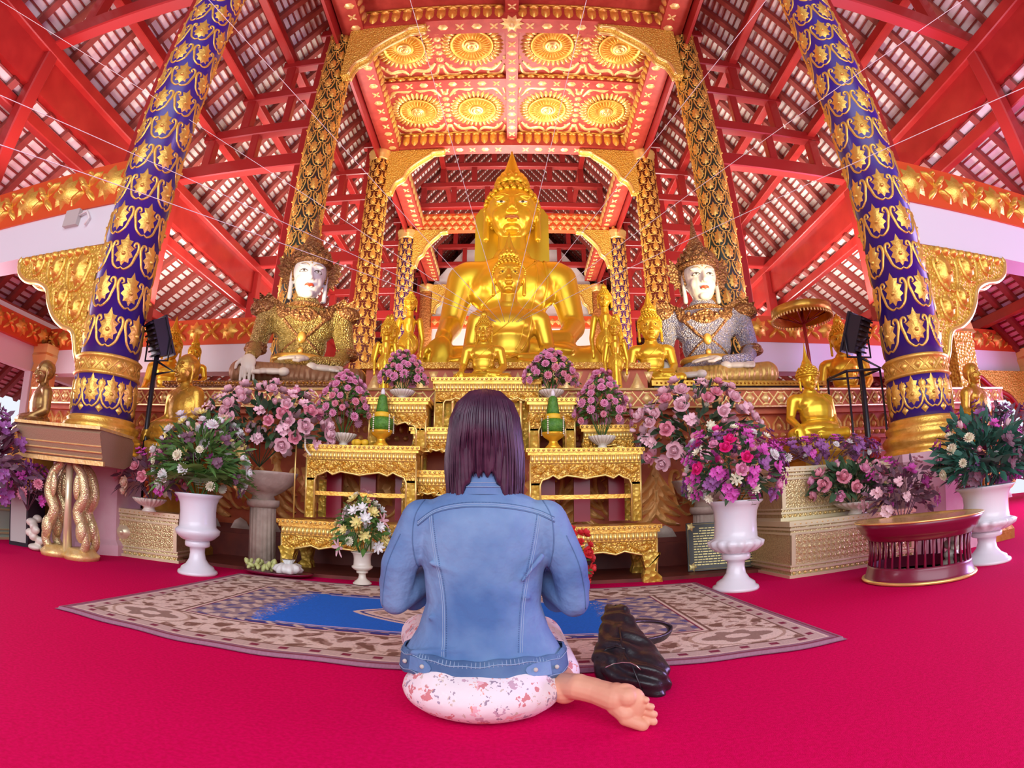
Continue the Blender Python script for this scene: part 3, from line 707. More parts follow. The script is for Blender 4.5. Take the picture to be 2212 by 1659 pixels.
# ================================================================== gilded altar tables
def cusp(w, h, n=4):
    """lower edge of an apron, from left leg to right leg; returns (u,v) with v measured down from 0"""
    P = [(-w, -h), (-w+.015, -h*.35), (-w+.06, -.02), (-w*.72, -.0), (-w*.6, -h*.26), (-w*.42, -h*.02), (-w*.15, -h*.16), (0, -h*.26), (w*.15, -h*.16), (w*.42, -h*.02), (w*.6, -h*.26), (w*.72, 0), (w-.06, -.02), (w-.015, -h*.35), (w, -h)]
    return P
def table(label, x0, x1, y0, y1, z0, z1, legw=.07, apron=.16, top=.05, rail=None, group='gilded altar tables', claw=False):
    cx = (x0+x1)/2; hw = (x1-x0)/2; d = y1-y0
    t = thing('altar_table', label, 'table', (cx, y0, z0), group)
    H = z1-z0
    m = MB(); m.box(-hw, hw, 0, d, H-top*.55, H); m.box(-hw+.012, hw-.012, .012, d-.012, H-top, H-top*.55); part('tabletop', m, M['gilt'], t)
    m = MB(); f = lambda u, v, w: (u, .0-w, v)
    n = int(2*hw/.035)
    for k in range(n): m.disc(-hw+2*hw*(k+.5)/n, H-top*.3, .013, .012, f, 6, top*.22, rot=.5)
    n = int(2*hw/.032); g = lambda u, v, w: (u, .02-w, v)
    for k in range(n): m.puff([(-hw+.03+(2*hw-.06)*(k+.5)/n+a*.014, H-top-.028+b*.026) for a, b in [(-1, 1), (-1, -.6), (-.4, -1), (.4, -1), (1, -.6), (1, 1)]], .014, g)
    part('lotus_border', m, M['giltedge'], t, True)
    m = MB(); m.box(-hw+.03, hw-.03, .02, d-.02, H-top-.055, H-top); part('neck_moulding', m, M['gilt'], t)
    za = H-top-.055; ww = hw-.03-legw
    lo = [(u, za-apron*.55+v*1.0) for u, v in cusp(ww, apron*.62)]
    m = MB(); poly = [(-hw+.03, za)] + [(-hw+.03, za-apron)] + [(-ww, za-apron)] + lo[1:-1] + [(ww, za-apron), (hw-.03, za-apron), (hw-.03, za)]
    m.prism(poly[::-1], .03, .055, lambda u, v, w: (u, w, v))
    f = lambda u, v, w: (u, .03-w, v)
    for q in (-1, 1):
        for sx in (.22, .5, .78):
            P = sp2([(q*hw*(sx-.14), za-.035), (q*hw*sx, za-.075), (q*hw*(sx+.1), za-.04), (q*hw*(sx+.04), za-.02)], 3)
            m.ribbon(P, [.012+.02*math.sin(PI*i/(len(P)-1)) for i in range(len(P))], .014, f)
    motif(m, 0, za-apron*.26, .09, .014, f, False)
    # side aprons
    for q in (-1, 1): m.box(min(q*(hw-.03), q*(hw-.055)), max(q*(hw-.03), q*(hw-.055)), .05, d-.03, za-apron*.7, za)
    part('apron', m, M['carvedfine'], t)
    m = MB(); m.tube([(u, .026, v) for u, v in [(-ww, .12*claw)] + [(-ww, za-apron)] + lo[1:-1] + [(ww, za-apron), (ww, .12*claw)]], .0085, 6)
    for q in (-1, 1): m.tube([(q*(hw-.03), .03, za), (q*(hw-.03), .03, .0)], .008, 6)
    m.tube([(-hw+.03, .03, za), (hw-.03, .03, za)], .008, 6)
    part('bead_edge', m, M['giltedge'], t, True)
    for q in (-1, 1):
        for fy in (0, 1):
            yy = .03 if not fy else d-.03-.05
            m = MB(); xa = hw-.03
            if claw:
                m.add([], [])
                P = [(xa, za-apron*.7), (xa+.015, za-apron*.9), (xa+.02, .2), (xa-.01, .13), (xa-.02, .08), (xa+.03, .035), (xa+.035, 0), (xa-.10, 0), (xa-.10, .04), (xa-.085, .09), (xa-.10, .15), (xa-.11, .2), (xa-.08, za-apron*.8)]
                P = [(u, v*H/.39 if v < .21 else v) for u, v in P]
                m.prism([(q*u, v) for u, v in P], yy-.02, yy+.07, lambda u, v, w: (u, w, v))
            else: m.box(min(q*xa, q*(xa-legw)), max(q*xa, q*(xa-legw)), yy, yy+.05, 0, za-apron*.9)
            part('leg', m, M['carved'], t)
    if rail:
        for fy in (.03, d-.06):
            m = MB(); m.box(-ww, ww, fy, fy+.03, rail, rail+.03); part('stretcher', m, M['gilt'], t)
        for q in (-1, 1): m = MB(); m.box(min(q*(hw-.04), q*(hw-.07)), max(q*(hw-.04), q*(hw-.07)), .06, d-.06, rail, rail+.03); part('stretcher', m, M['gilt'], t)
        for q in (-.62, .0, .62):                         # dark red inner posts of the frame behind
            m = MB(); m.box(q*hw-.062, q*hw+.062, d-.12, d-.07, 0, za-.02); part('inner_post', m, M['wine'], t)
        m = MB(); m.box(-hw+.05, hw-.05, .08, d-.05, za-.035, za-.01); part('under_board', m, M['wine'], t)
    return t
table('low gilded bench with cusped apron, under the left upper altar table', -1.66, -.42, 3.72, 4.20, 0, .405, legw=.09, apron=.13, claw=True)
table('low gilded bench on curved claw feet, under the right upper altar table', -.22, 1.02, 3.72, 4.20, 0, .40, legw=.09, apron=.13, claw=True)
table('upper gilded table with open front, left of the woman', -1.56, -.66, 3.93, 4.33, .42, .965, rail=.17)
table('upper gilded table with open front, right of the woman', .10, .96, 3.93, 4.33, .42, .955, rail=.17)
table('tall gilded table with a small arched niche, behind the left upper table', -1.12, -.62, 4.08, 4.42, .97, 1.35, apron=.14)
table('tall gilded table with a small arched niche, behind the right upper table', .10, .50, 4.08, 4.42, .97, 1.35, apron=.14)
table('gilded side table at the end of the right upper table', .52, .97, 4.2, 4.43, .97, 1.16, apron=.08)
table('small gilded table half hidden by the hair, centre left', -.78, -.36, 4.12, 4.44, .80, 1.13, apron=.1)
table('lowest gilded step table left of the denim collar', -.84, -.40, 4.05, 4.36, .42, .80, apron=.1)
t = table('broad top altar table under the small seated golden statue', -.64, .24, 4.26, 4.375, .97, 1.55, apron=.10, top=.05)
m = MB(); m.box(-.41, .41, .07, .11, 0, .46); part('back_panel', m, M['carved'], t)
m = MB(); m.box(-.44, .44, .115, .85, .505, .58); part('deck', m, M['gilt'], t)
m = MB()
for k in range(4): m.lathe([(.018, 0), (.012, .03), (.016, .2), (.012, .38), (.02, .40)], (-.27+.18*k, .045, 0), 12)
part('baluster', m, M['giltedge'], t, True)
# ================================================================== statues
def lathe_pts(n, r, z): return [(r*math.cos(2*PI*k/n), r*math.sin(2*PI*k/n), z) for k in range(n)]
def head_mb(neck=.16, lobes=True, fem=False):
    m = MB()
    m.ell((0, .03, .30), (.19, .215, .205), 24, 16); m.ell((0, -.03, .2), (.152, .158, .19), 24, 16); m.ell((0, -.118, .055), (.062, .05, .042))
    for s in (-1, 1):
        m.ell((s*.078, -.095, .185), (.068, .06, .075)); m.ell((s*.024, -.196, .182), (.02, .02, .016)); m.ell((s*.078, -.152, .325), (.064, .026, .016))
        m.ell((s*.076, -.148, .268), (.042, .028, .022))
        m.ell((s*.192, .03, .25), (.02, .045, .085), 14, 10)
        if lobes: m.cap((s*.19, .02, .2), (s*.188, .0, .03), .022, .026)
    m.cap((0, -.172, .3), (0, -.218, .192), .016, .03); m.ell((0, -.212, .186), (.03, .026, .02))
    m.ell((0, -.184, .128), (.052, .02, .0115)); m.ell((0, -.18, .108), (.04, .02, .0125))
    m.cap((0, .03, .14), (0, .03, -neck), .098, .112, 20)
    return m
HEAD = fuse('head', head_mb(), M['gold'], .0075, 3, .4); HT = bvh(HEAD)
def onface(x, z, lift=.002):
    p = onto(HT, (x, -1, z), (0, 1, 0), lift); return p if p else Vector((x, -.15, z))
def face_parts(dark=True):
    L = MB(); EE = []; BB = []; PP = []; WW = []
    for s in (-1, 1):
        E_ = MB(); B = MB(); P = MB(); W_ = MB(); EE.append(E_); BB.append(B); PP.append(P); WW.append(W_)
        up = [onface(s*(.034+.085*i/8), .268+.018*math.sin(PI*i/8)-.004*i/8, -.001) for i in range(9)]
        lo = [onface(s*(.034+.085*i/8), .266-.010*math.sin(PI*i/8)-.004*i/8, -.001) for i in range(9)]
        E_.tube(up, .0048, 5); E_.tube(lo, .0022, 5)
        c = onface(s*.077, .269, .0015); P.ell(c, (.0115, .005, .0105), 10, 6)
        W_.ell(onface(s*.077, .2685, -.002), (.034, .004, .0095), 16, 8)
        br = [onface(s*(.02+.115*i/8), .318+.036*math.sin(PI*(i/8)*.82+.15), -.001) for i in range(9)]
        B.tube(br, [.003, .0045, .005, .005, .005, .0045, .004, .003, .002], 5)
    up = [onface(-.05+.1*i/10, .118+.010*abs(math.sin(PI*i/10*2))*.7+.003*math.cos(PI*(i/10-.5)), -.004) for i in range(11)]
    L.tube(up, [.004+.007*math.sin(PI*i/10) for i in range(11)], 6); L.tube([p+Vector((0, .001, -.013*math.sin(PI*i/10))) for i, p in enumerate(up)], [.003+.008*math.sin(PI*i/10) for i in range(11)], 6)
    return L, EE, BB, PP, WW
_L, _E, _B, _P, _W = face_parts()
FLIP = mesh('lips', _L, M['gold'], True); FLIDS = [mesh('eyelid_line', q, M['golddark'], True) for q in _E]; FBROWS = [mesh('brow_line', q, M['gold'], True) for q in _B]; FPUPS = [mesh('pupil', q, M['eyeblk'], True) for q in _P]; FWHS = [mesh('eye_white', q, M['creamp'], True) for q in _W]
def recol(me, m, name=None):
    c = me.copy(); c.materials.clear(); c.materials.append(m)
    if name: c.name = name
    return c
def curls_mb(flame='leaf'):
    m = MB()
    m.ell((0, .045, .325), (.193, .215, .20), 20, 12)
    for j in range(11):
        e = R(-28 + j*11); n = max(1, int(26*math.cos(e)))
        for k in range(n):
            a = 2*PI*(k+.5*(j % 2))/n; x, y, z = .2*math.cos(e)*math.cos(a), .045+.222*math.cos(e)*math.sin(a), .325+.205*math.sin(e)
            if y < -.02 and z < .418 - abs(x)*.35: continue
            if abs(x) > .15 and z < .30 and y < .06: continue
            m.ell((x, y, z), (.022, .022, .022), 6, 4)
    m.lathe([(.115, .48), (.12, .52), (.105, .57), (.07, .60), (.04, .62)], (0, .05, 0), 20)
    for j in range(4):
        n = 18-j*3; r = (.118, .122, .108, .08)[j]; z = (.49, .525, .56, .59)[j]
        for k in range(n): a = 2*PI*k/n; m.ell((r*math.cos(a), .05+r*math.sin(a), z), .02, 6, 4)
    return m
def flame_mb(h=.3, leaves=True):
    m = MB(); rm = lambda t, z: 1 + .22*math.cos(6*t)
    m.lathe([(.055, .60), (.07, .64), (.066, .68), (.045, .74), (.03, .60+h*.6), (.016, .60+h*.8), (.003, .60+h)], (0, .05, 0), 24, rm=rm)
    if leaves:
        for ring, (r, z, s, n) in enumerate(((.12, .545, .08, 12), (.09, .60, .075, 9))):
            for k in range(n):
                a = 2*PI*k/n + ring*.3
                fn = lambda u, v, w: ((r+w+v*-.15)*math.cos(a) - u*math.sin(a), .05 + (r+w+v*-.15)*math.sin(a) + u*math.cos(a), z + v)
                m.puff([(u*s*1.1, v*s) for u, v in [(-.35, 0), (-.45, .45), (0, 1.2), (.45, .45), (.35, 0)]], .02, fn)
    return m
CURL = mesh('hair_curls', curls_mb(), M['gold'], True)
FLAMEM = mesh('flame_finial', flame_mb(.34), M['gold'], True)
FLAMES = mesh('flame_finial', flame_mb(.2, False), M['gold'], True)

def hand_mb(m, c, d, n, s, curl=.12, spread=.16, thumb=1):
    """hand: palm centre c, fingers along d, palm normal n, size s (palm width)"""
    c = Vector(c); d = Vector(d).normalized(); n = Vector(n).normalized(); w = d.cross(n).normalized()*thumb
    rot = Matrix((w, d, n)).transposed()
    m.ell(c, (s*.5, s*.58, s*.2), 14, 10, rot)
    for i, (o, L_, r) in enumerate(((-.36, .78, .115), (-.12, .95, .125), (.13, 1.0, .125), (.37, .88, .12))):
        a = c + w*(o*s) + d*(s*.42); dd = (d + w*(o*spread)).normalized(); p = [a]
        for q, seg in enumerate((.42, .32, .26)):
            ang = -curl*(q+1); v = (dd*math.cos(ang) + n*math.sin(ang)).normalized(); p.append(p[-1] + v*(seg*L_*s))
        for q in range(3): m.cap(p[q], p[q+1], r*s*(1-.1*q), r*s*(.9-.1*q), 8)
    a = c + w*(s*.42) - d*(s*.15); b = a + (w*.6 + d*.55 - n*.2)*s*.5; e = b + (d*.8+w*.15)*s*.38
    m.cap(a, b, s*.15, s*.13, 8); m.cap(b, e, s*.125, s*.1, 8)
def foot_mb(m, c, d, n, s):
    c = Vector(c); d = Vector(d).normalized(); n = Vector(n).normalized(); w = d.cross(n).normalized()
    rot = Matrix((w, d, n)).transposed()
    m.ell(c - d*s*.75, (s*.34, s*.4, s*.3), 12, 8, rot); m.ell(c, (s*.36, s*.85, s*.22), 14, 8, rot); m.ell(c + d*s*.6, (s*.48, s*.42, s*.2), 12, 8, rot)
    for i in range(5):
        o = (-.4+.2*i); r = (.17, .12, .115, .11, .1)[i]; L_ = (1.18, 1.2, 1.15, 1.08, 1.0)[i]
        m.cap(c + w*(o*s) + d*(s*.8), c + w*(o*s) + d*(s*L_), r*s, r*s*.9, 8)
def torso_mb(m):
    m.ell((0, .02, .70), (.335, .20, .22), 24, 14); m.ell((0, .02, .50), (.255, .175, .26), 24, 14); m.ell((0, .03, .2), (.30, .24, .22), 24, 14)
    m.cap((-.33, .03, .785), (.33, .03, .785), .125, .125, 20); m.ell((0, .03, .85), (.26, .14, .10), 20, 10); m.ell((0, .03, .93), (.15, .12, .1), 16, 8)
    for s in (-1, 1):
        m.ell((s*.13, -.09, .70), (.13, .08, .10)); m.cap((s*.375, .03, .77), (s*.455, .03, .44), .118, .088, 16)
    m.cap((-.455, .03, .44), (-.46, -.30, .27), .085, .062, 16)            # right arm to the knee
    m.cap((.455, .03, .44), (.36, -.26, .27), .083, .066, 16); m.cap((.36, -.26, .27), (.14, -.36, .25), .066, .052, 16)
def legs_mb(m):
    m.ell((0, .0, .12), (.40, .26, .13), 24, 12)
    for s in (-1, 1): m.cap((s*.2, .02, .13), (s*.54, -.28, .115), .15, .118, 18)
    m.cap((.54, -.28, .115), (-.08, -.44, .075), .11, .07, 16); m.cap((-.54, -.28, .115), (.10, -.40, .13), .112, .072, 16)
    m.ell((0, -.2, .1), (.42, .26, .10), 20, 10)
def hands_mb(m):
    hand_mb(m, (-.46, -.41, .19), (.05, -.35, -1), (0, -1, .3), .15, curl=.1)
    hand_mb(m, (.02, -.40, .265), (-1, -.05, 0), (0, -.35, 1), .145, curl=.1, thumb=-1)
def feet_mb(m):
    foot_mb(m, (.24, -.40, .185), (1, .12, 0), (0, -.5, 1), .145); foot_mb(m, (-.22, -.49, .10), (-1, .15, 0), (0, -.4, 1), .14)
m = MB(); torso_mb(m); legs_mb(m); hands_mb(m); feet_mb(m)
m.cap((0, .03, .85), (0, .03, .98), .11, .10, 20)
BODY = fuse('seated_body', m, M['gold'], .0125, 10, .5); BT = bvh(BODY)
m = MB(); torso_mb(m); m.cap((0, .03, .85), (0, .03, .94), .13, .105, 20); TORSO = fuse('robe', m, M['sequin'], .0125, 6, .5); TT = bvh(TORSO)
m = MB(); legs_mb(m); LEGS = fuse('leg_cloth', m, M['goldsilk'], .013, 5, .5)
m = MB(); hands_mb(m); feet_mb(m); HANDS = fuse('hand', m, M['statwhite'], .007, 2, .4)
# robe edge over the left shoulder, raised line on the gold figures
m = MB()
def chest(pts, r, lift=-.002, tree=None):
    P = [onto(tree or BT, (x, -2, z), (0, 1, 0), lift) for x, z in sp2(pts, 5)]; m.tube([p for p in P if p], r, 6)
chest([(.20, .90), (.10, .78), (-.04, .66), (-.18, .58), (-.25, .5)], .008); chest([(.24, .88), (.26, .7), (.2, .5), (.14, .4)], .014); chest([(.17, .88), (.18, .7), (.13, .5), (.08, .4)], .008)
SASH = mesh('robe_fold', m, M['gold'], True)
HZ = .945
def buddha(label, loc, s, rz=0., group='golden seated statues', gold='gold', hs=.98, finial='leaf', backs=False, lipm=None, cat='statue', headz=HZ, curls=True, name='seated_statue', tilt=0.):
    t = thing(name, label, cat, loc, group, rz, s)
    g = M[gold]
    link('body', BODY if gold == 'gold' else recol(BODY, g), t)
    link('robe_fold', SASH if gold == 'gold' else recol(SASH, g), t)
    h = link('head', HEAD if gold == 'gold' else recol(HEAD, g), t, (0, -.0, headz)); h.scale = (hs,)*3 if not hasattr(hs, '__len__') else hs; h.rotation_euler = (tilt, 0, 0)
    for me in [FLIP] + FLIDS + FBROWS: link(me.name.split('.')[0], (recol(me, M[lipm]) if (lipm and me is FLIP) else (me if gold == 'gold' else recol(me, g))), h)
    for me in FPUPS + (FWHS if lipm else []): link(me.name.split('.')[0], me, h)
    if curls:
        link('hair_curls', CURL if gold == 'gold' else recol(CURL, g), h)
        link('flame_finial', {'leaf': FLAMEM, 'small': FLAMES}[finial] if gold == 'gold' else recol({'leaf': FLAMEM, 'small': FLAMES}[finial], g), h)
    return t
B1 = buddha('giant golden seated statue towering in the centre of the hall', (0, 9.0, 2.42), (2.34, 2.34, 2.6), gold='goldmain', lipm='lipbrown', hs=(1.06, 1.06, .88), headz=1.05, group='golden seated statues')
m = MB(); m.prism([(-.30, 0), (-.30, .52), (-.26, .58), (-.18, .61), (.18, .61), (.26, .58), (.30, .52), (.30, 0)], .20, .30, lambda u, v, w: (u, w, v+.85)); part('back_panel', m, M['goldmain'], B1)
m = MB(); m.lathe([(.78, -.1), (.80, -.05), (.76, -.02), (.78, 0), (.70, .03)], (0, -.12, 0), 40, 1., .62); part('lotus_seat', m, M['golddark'], B1, True)
B2 = buddha('middle-sized golden seated statue directly in front of the giant one', (-.04, 6.7, 1.98), (1.08, 1.08, 1.15), hs=(.98, .98, .90), finial='leaf', headz=1.05)
B3 = buddha('small golden seated statue lowest in front, above the woman’s head'.replace('’', "'"), (-.26, 4.86, 1.60), (.40, .43, .43), hs=1.0, finial='small')
m = MB(); m.lathe([(.80, -.12), (.82, -.06), (.74, -.03), (.78, 0), (.70, .04)], (0, -.12, 0), 36, 1., .6); part('lotus_seat', m, M['gold'], B3, True)
for b in (B2,):
    m = MB(); m.lathe([(.78, -.1), (.82, -.05), (.74, -.02), (.78, 0), (.70, .04)], (0, -.12, 0), 36, 1., .6); part('lotus_seat', m, M['gold'], b, True)

for lb, hw, y0, y1, z0, z1 in (('broad golden pedestal under the giant seated statue', 1.62, 7.7, 9.75, 1.92, 2.3), ('golden pedestal under the middle-sized seated statue', .95, 6.1, 7.3, 1.92, 1.95)):
    t = thing('lotus_pedestal', lb, 'pedestal', (0, y0, z0)); m = MB(); m.box(-hw, hw, 0, y1-y0, 0, z1-z0); part('core', m, M['golddark'], t)
    m = MB(); n = int(2*hw/.16)
    for k in range(n): x = -hw+2*hw*(k+.5)/n; m.puff([(x+a*.08, b*(z1-z0)) for a, b in [(-1, 0), (-1, .5), (0, 1), (1, .5), (1, 0)]], .05, lambda u, v, w: (u, -w, v))
    part('petal_row', m, M['gilt'], t, True)
# crowned white-faced figures
def crown_mb():
    m = MB()
    m.lathe([(.19, .36), (.225, .38), (.235, .41), (.215, .43), (.225, .46), (.215, .49), (.19, .50), (.2, .53), (.19, .56), (.165, .57), (.175, .60), (.16, .63), (.14, .64), (.145, .67), (.12, .70), (.125, .73), (.1, .76), (.09, .82), (.06, .90), (.04, 1.0), (.025, 1.12), (.012, 1.26), (.002, 1.38)], (0, .04, 0), 32, 1, 1.08)
    for ring, (r, z, s, n) in enumerate(((.225, .43, .09, 16), (.2, .53, .08, 14), (.165, .61, .07, 12))):
        for k in range(n):
            a = 2*PI*k/n; fn = lambda u, v, w: ((r+w)*math.cos(a) - u*math.sin(a), .04 + (r+w)*1.08*math.sin(a) + u*math.cos(a), z + v)
            m.puff([(u*s, v*s) for u, v in [(-.4, 0), (-.5, .4), (0, 1.1), (.5, .4), (.4, 0)]], .018, fn)
    return m
CROWN = mesh('crown', crown_mb(), M['brownorn'], True)
EARORN = []
for s in (-1, 1):                                         # flaring ear ornaments
    m = MB()
    f = lambda u, v, w: (s*(.19+u), .05+w*(1 if s > 0 else -1), v)
    m.prism([(0, .42), (.05, .44), (.13, .52), (.12, .44), (.17, .46), (.14, .38), (.18, .36), (.13, .31), (.15, .26), (.1, .24), (.1, .17), (.05, .2), (.03, .1), (0, .12)], -.012, .012, f)
    m.tube([(s*.17, -.02, .40), (s*.19, -.02, .30), (s*.175, -.03, .2)], .014, 6); EARORN.append(mesh('ear_ornament', m, M['brownorn']))
def epaul(s):
    m = MB(); f = lambda u, v, w: (s*u*.88, .03+w, v*.97)
    m.prism([(.2, .90), (.36, .97), (.44, 1.03), (.48, .98), (.55, 1.02), (.54, .94), (.62, .95), (.57, .87), (.63, .82), (.52, .80), (.48, .74), (.4, .78)], -.09, .06, f)
    m.ell((s*.42, .03, .84), (.15, .15, .09), 16, 10); return m
def royal(label, loc, s, robe, orn, skinm, rz, headrz):
    t = thing('crowned_statue', label, 'statue', loc, 'white-faced crowned statues', rz, s)
    link('robe', recol(TORSO, M[robe]), t); link('leg_cloth', recol(LEGS, M['brownsilk' if robe == 'sequin' else 'goldsilk']), t); link('hand', recol(HANDS, M['statcream']), t)
    h = link('head', recol(HEAD, M[skinm]), t, (0, 0, HZ)); h.rotation_euler = (0, 0, headrz); h.scale = (.95, .95, 1.04)
    link('lips', recol(FLIP, M['lips']), h)
    for me in FLIDS: link('eyelid_line', recol(me, M['eyeblk']), h)
    for me in FBROWS: link('brow_line', recol(me, M['browc']), h)
    for me in FPUPS: link('pupil', me, h)
    m = MB(); m.ell(onface(0, .355, .0), (.008, .004, .013), 8, 6); part('forehead_mark', m, M['browc'], h)
    link('crown', recol(CROWN, M[orn]), h).scale = (1.02, 1.02, .66); COL.objects[-1].location = (0, 0, .135); [link('ear_ornament', recol(q, M[orn]), h) for q in EARORN]
    # collar, crossed sashes, belt on the robe
    global _m
    def tt(pts, r, m): P = [onto(TT, (x, -2, z), (0, 1, 0), -.004) for x, z in sp2(pts, 5)]; m.tube([p for p in P if p], r, 6)
    m = MB()
    for k in range(5):
        q = k*.028; tt([(-.30+q*.3, .90-q), (-.2, .80-q*.6), (0, .70+q*1.2), (.2, .80-q*.6), (.30-q*.3, .90-q)], .020, m)
    for k in range(9): a = -1+k/4; p = onto(TT, (a*.22, -2, .72+abs(a)*.11), (0, 1, 0), .0); m.ell(p + Vector((0, -.01, 0)), (.026, .015, .034), 8, 6)
    m.lathe([(.13, .86), (.19, .875), (.2, .89), (.12, .93)], (0, .03, 0), 28, 1.15, 1); part('collar', m, M[orn], t, True)
    m = MB(); tt([(-.28, .80), (-.12, .62), (0, .53), (.12, .62), (.28, .80)], .017, m); tt([(-.22, .36), (-.1, .47), (0, .53), (.1, .47), (.22, .36)], .013, m); part('cross_sash', m, M[orn], t, True)
    m = MB(); p = onto(TT, (0, -2, .53), (0, 1, 0)); m.ell(p, (.045, .025, .06), 10, 8); p = onto(TT, (0, -2, .40), (0, 1, 0)); m.ell(p, (.03, .02, .035), 10, 8)
    m.lathe([(.27, .31), (.29, .33), (.285, .36), (.26, .375)], (0, .025, 0), 32, 1, .72); part('belt_jewel', m, M['gilt'], t, True)
    for q in (-1, 1): part('shoulder_ornament', epaul(q), M[orn], t, True)
    for q in (-1, 1):
        m = MB(); a = Vector((q*.455, .02, .45)); m.ell(a, (.115, .11, .05), 16, 8); m.ell(a+Vector((0, -.05, -.05)), (.12, .12, .05), 16, 8); part('cuff', m, M[orn], t, True)
    return t
WL = royal('white-faced crowned statue in golden-brown sequins, seated on the left of the altar', (-2.47, 5.95, 1.75), (1.2, 1.15, 1.19), 'sequin', 'brownorn', 'statwhite', R(20), R(6))
WR = royal('white-faced crowned statue in a blue-grey sequined robe, seated on the right of the altar', (2.27, 5.95, 1.75), (1.16, 1.12, 1.15), 'sequinblue', 'brownorn', 'statcream', R(-16), R(10))
def pedestal(label, x0, x1, y0, y1, z0, z1, m_, acc):
    t = thing('statue_pedestal', label, 'pedestal', ((x0+x1)/2, y0, z0), 'statue pedestals')
    hw = (x1-x0)/2; H = z1-z0; d = y1-y0
    m = MB(); m.box(-hw, hw, .03, d, 0, H*.8); part('core', m, M[m_], t)
    m = MB(); m.box(-hw-.03, hw+.03, 0, d, H*.8, H); m.box(-hw-.03, hw+.03, 0, d, 0, H*.16); part('moulding', m, M[acc], t)
    m = MB(); n = int(2*hw/.12)
    for k in range(n):
        x = -hw+2*hw*(k+.5)/n; m.puff([(x+a*.04, H*.22+b*H*.5) for a, b in [(-.8, 0), (-.9, .5), (0, 1.05), (.9, .5), (.8, 0)]], .03, lambda u, v, w: (u, .03-w, v))
    n = int(2*hw/.045)
    for k in range(n): m.disc(-hw+2*hw*(k+.5)/n, H*.9, .013, .02, lambda u, v, w: (u, -w, v), 6)
    part('leaf_row', m, M['golddark'], t, True)
    return t
pedestal('dark carved pedestal under the left crowned statue', -3.85, -1.53, 5.2, 6.6, 1.47, 1.74, 'brownsilk', 'brownorn')
pedestal('dark jewelled pedestal under the right crowned statue', 1.40, 3.35, 5.2, 6.6, 1.47, 1.74, 'black', 'golddark')

# standing golden statues
def standing_mb():
    m = MB()
    m.tube([(0, .02, 0), (0, .02, .25), (0, .02, .55), (0, .02, .8), (0, .02, .98), (0, .02, 1.12), (0, .02, 1.25), (0, .02, 1.33)], [.22, .2, .18, .19, .15, .19, .2, .1], 24, flat=.62)
    for s in (-1, 1): m.cap((s*.2, .02, 1.25), (s*.27, .02, .85), .065, .05, 12); m.cap((s*.27, .02, .85), (s*.25, -.04, .6), .048, .036, 12); m.ell((s*.245, -.05, .52), (.035, .03, .08), 10, 8)
    m.ell((0, -.03, .75), (.2, .12, .25)); m.cap((0, .02, 1.28), (0, .02, 1.42), .07, .065, 12)
    for s in (-1, 1): m.ell((s*.08, -.09, .03), (.05, .13, .04), 12, 6)
    return m
STAND = fuse('standing_body', standing_mb(), M['gold'], .014, 5, .5)
STT = bvh(STAND)
m = MB()
for pts in ([(-.17, 1.26), (-.05, 1.0), (.1, .9), (.16, .8)], [(-.15, .2), (-.12, .6), (0, .86), (.12, .6), (.15, .2)], [(-.1, .1), (-.08, .5), (0, .7), (.08, .5), (.1, .1)]):
    P = [onto(STT, (x, -2, z), (0, 1, 0), -.002) for x, z in sp2(pts, 5)]; m.tube([p for p in P if p], .008, 6)
SFOLD = mesh('robe_fold', m, M['gold'], True)
def standing(label, loc, s, rz=0., hs=.6, finial=True):
    t = thing('standing_statue', label, 'statue', loc, 'golden standing statues', rz, s)
    link('body', STAND, t); link('robe_fold', SFOLD, t)
    h = link('head', HEAD, t, (0, .0, 1.42)); h.scale = (hs,)*3
    for me in [FLIP] + FLIDS + FBROWS + FPUPS: link(me.name.split('.')[0], me, h)
    link('hair_curls', CURL, h); link('flame_finial', FLAMES, h)
    m = MB(); m.lathe([(.3, -.1), (.32, -.06), (.27, -.03), (.3, 0), (.2, .01)], (0, 0, 0), 24); part('lotus_base', m, M['gold'], t, True)
    return t
standing('taller golden standing statue at the left knee of the giant statue', (-1.22, 6.2, 1.95), .60, R(8), .66)
standing('golden standing statue in front on the left, beside the pink flowers', (-1.20, 5.0, 1.55), .40, R(8), .75)
standing('taller golden standing statue at the right knee of the giant statue', (1.13, 6.3, 1.95), .66, R(-10), .66)
standing('golden standing statue in front on the right, above the pink flowers', (.98, 5.0, 1.55), .40, R(-14), .75)
buddha('golden seated statue with large face tucked behind the left standing figures', (-1.34, 5.75, 1.93), .38, R(14), hs=1.15, finial='small', name='seated_statue')
buddha('golden seated statue with broad shoulders left of the blue-robed figure', (1.50, 5.62, 1.76), .52, R(-8), hs=1.25, finial='leaf')
buddha('tiny golden seated statue beneath the right standing statue', (1.22, 5.75, 1.95), .22, R(-4), hs=1.1, finial='small')
buddha('golden seated statue under the edge of the golden parasol, far right', (4.85, 6.9, 1.75), .80, R(-32), hs=1.05, finial='small')
buddha('golden seated statue left of the altar, partly behind the floodlight stand', (-5.05, 6.9, 1.75), .72, R(30), hs=1.05, finial='leaf')
buddha('small golden seated statue with flame, right of the monk figure', (-4.35, 6.5, 1.9), .42, R(26), hs=1.1, finial='leaf')
for lb, x0, x1, y0, y1, zt in (('gold-edged plinth under the far right seated statue', 4.2, 5.5, 6.2, 7.5, 1.72), ('gold-edged plinth under the far left seated statues', -5.8, -3.8, 6.1, 7.5, 1.72)):
    pedestal(lb, x0, x1, y0, y1, 1.36, zt, 'golddark', 'gilt')
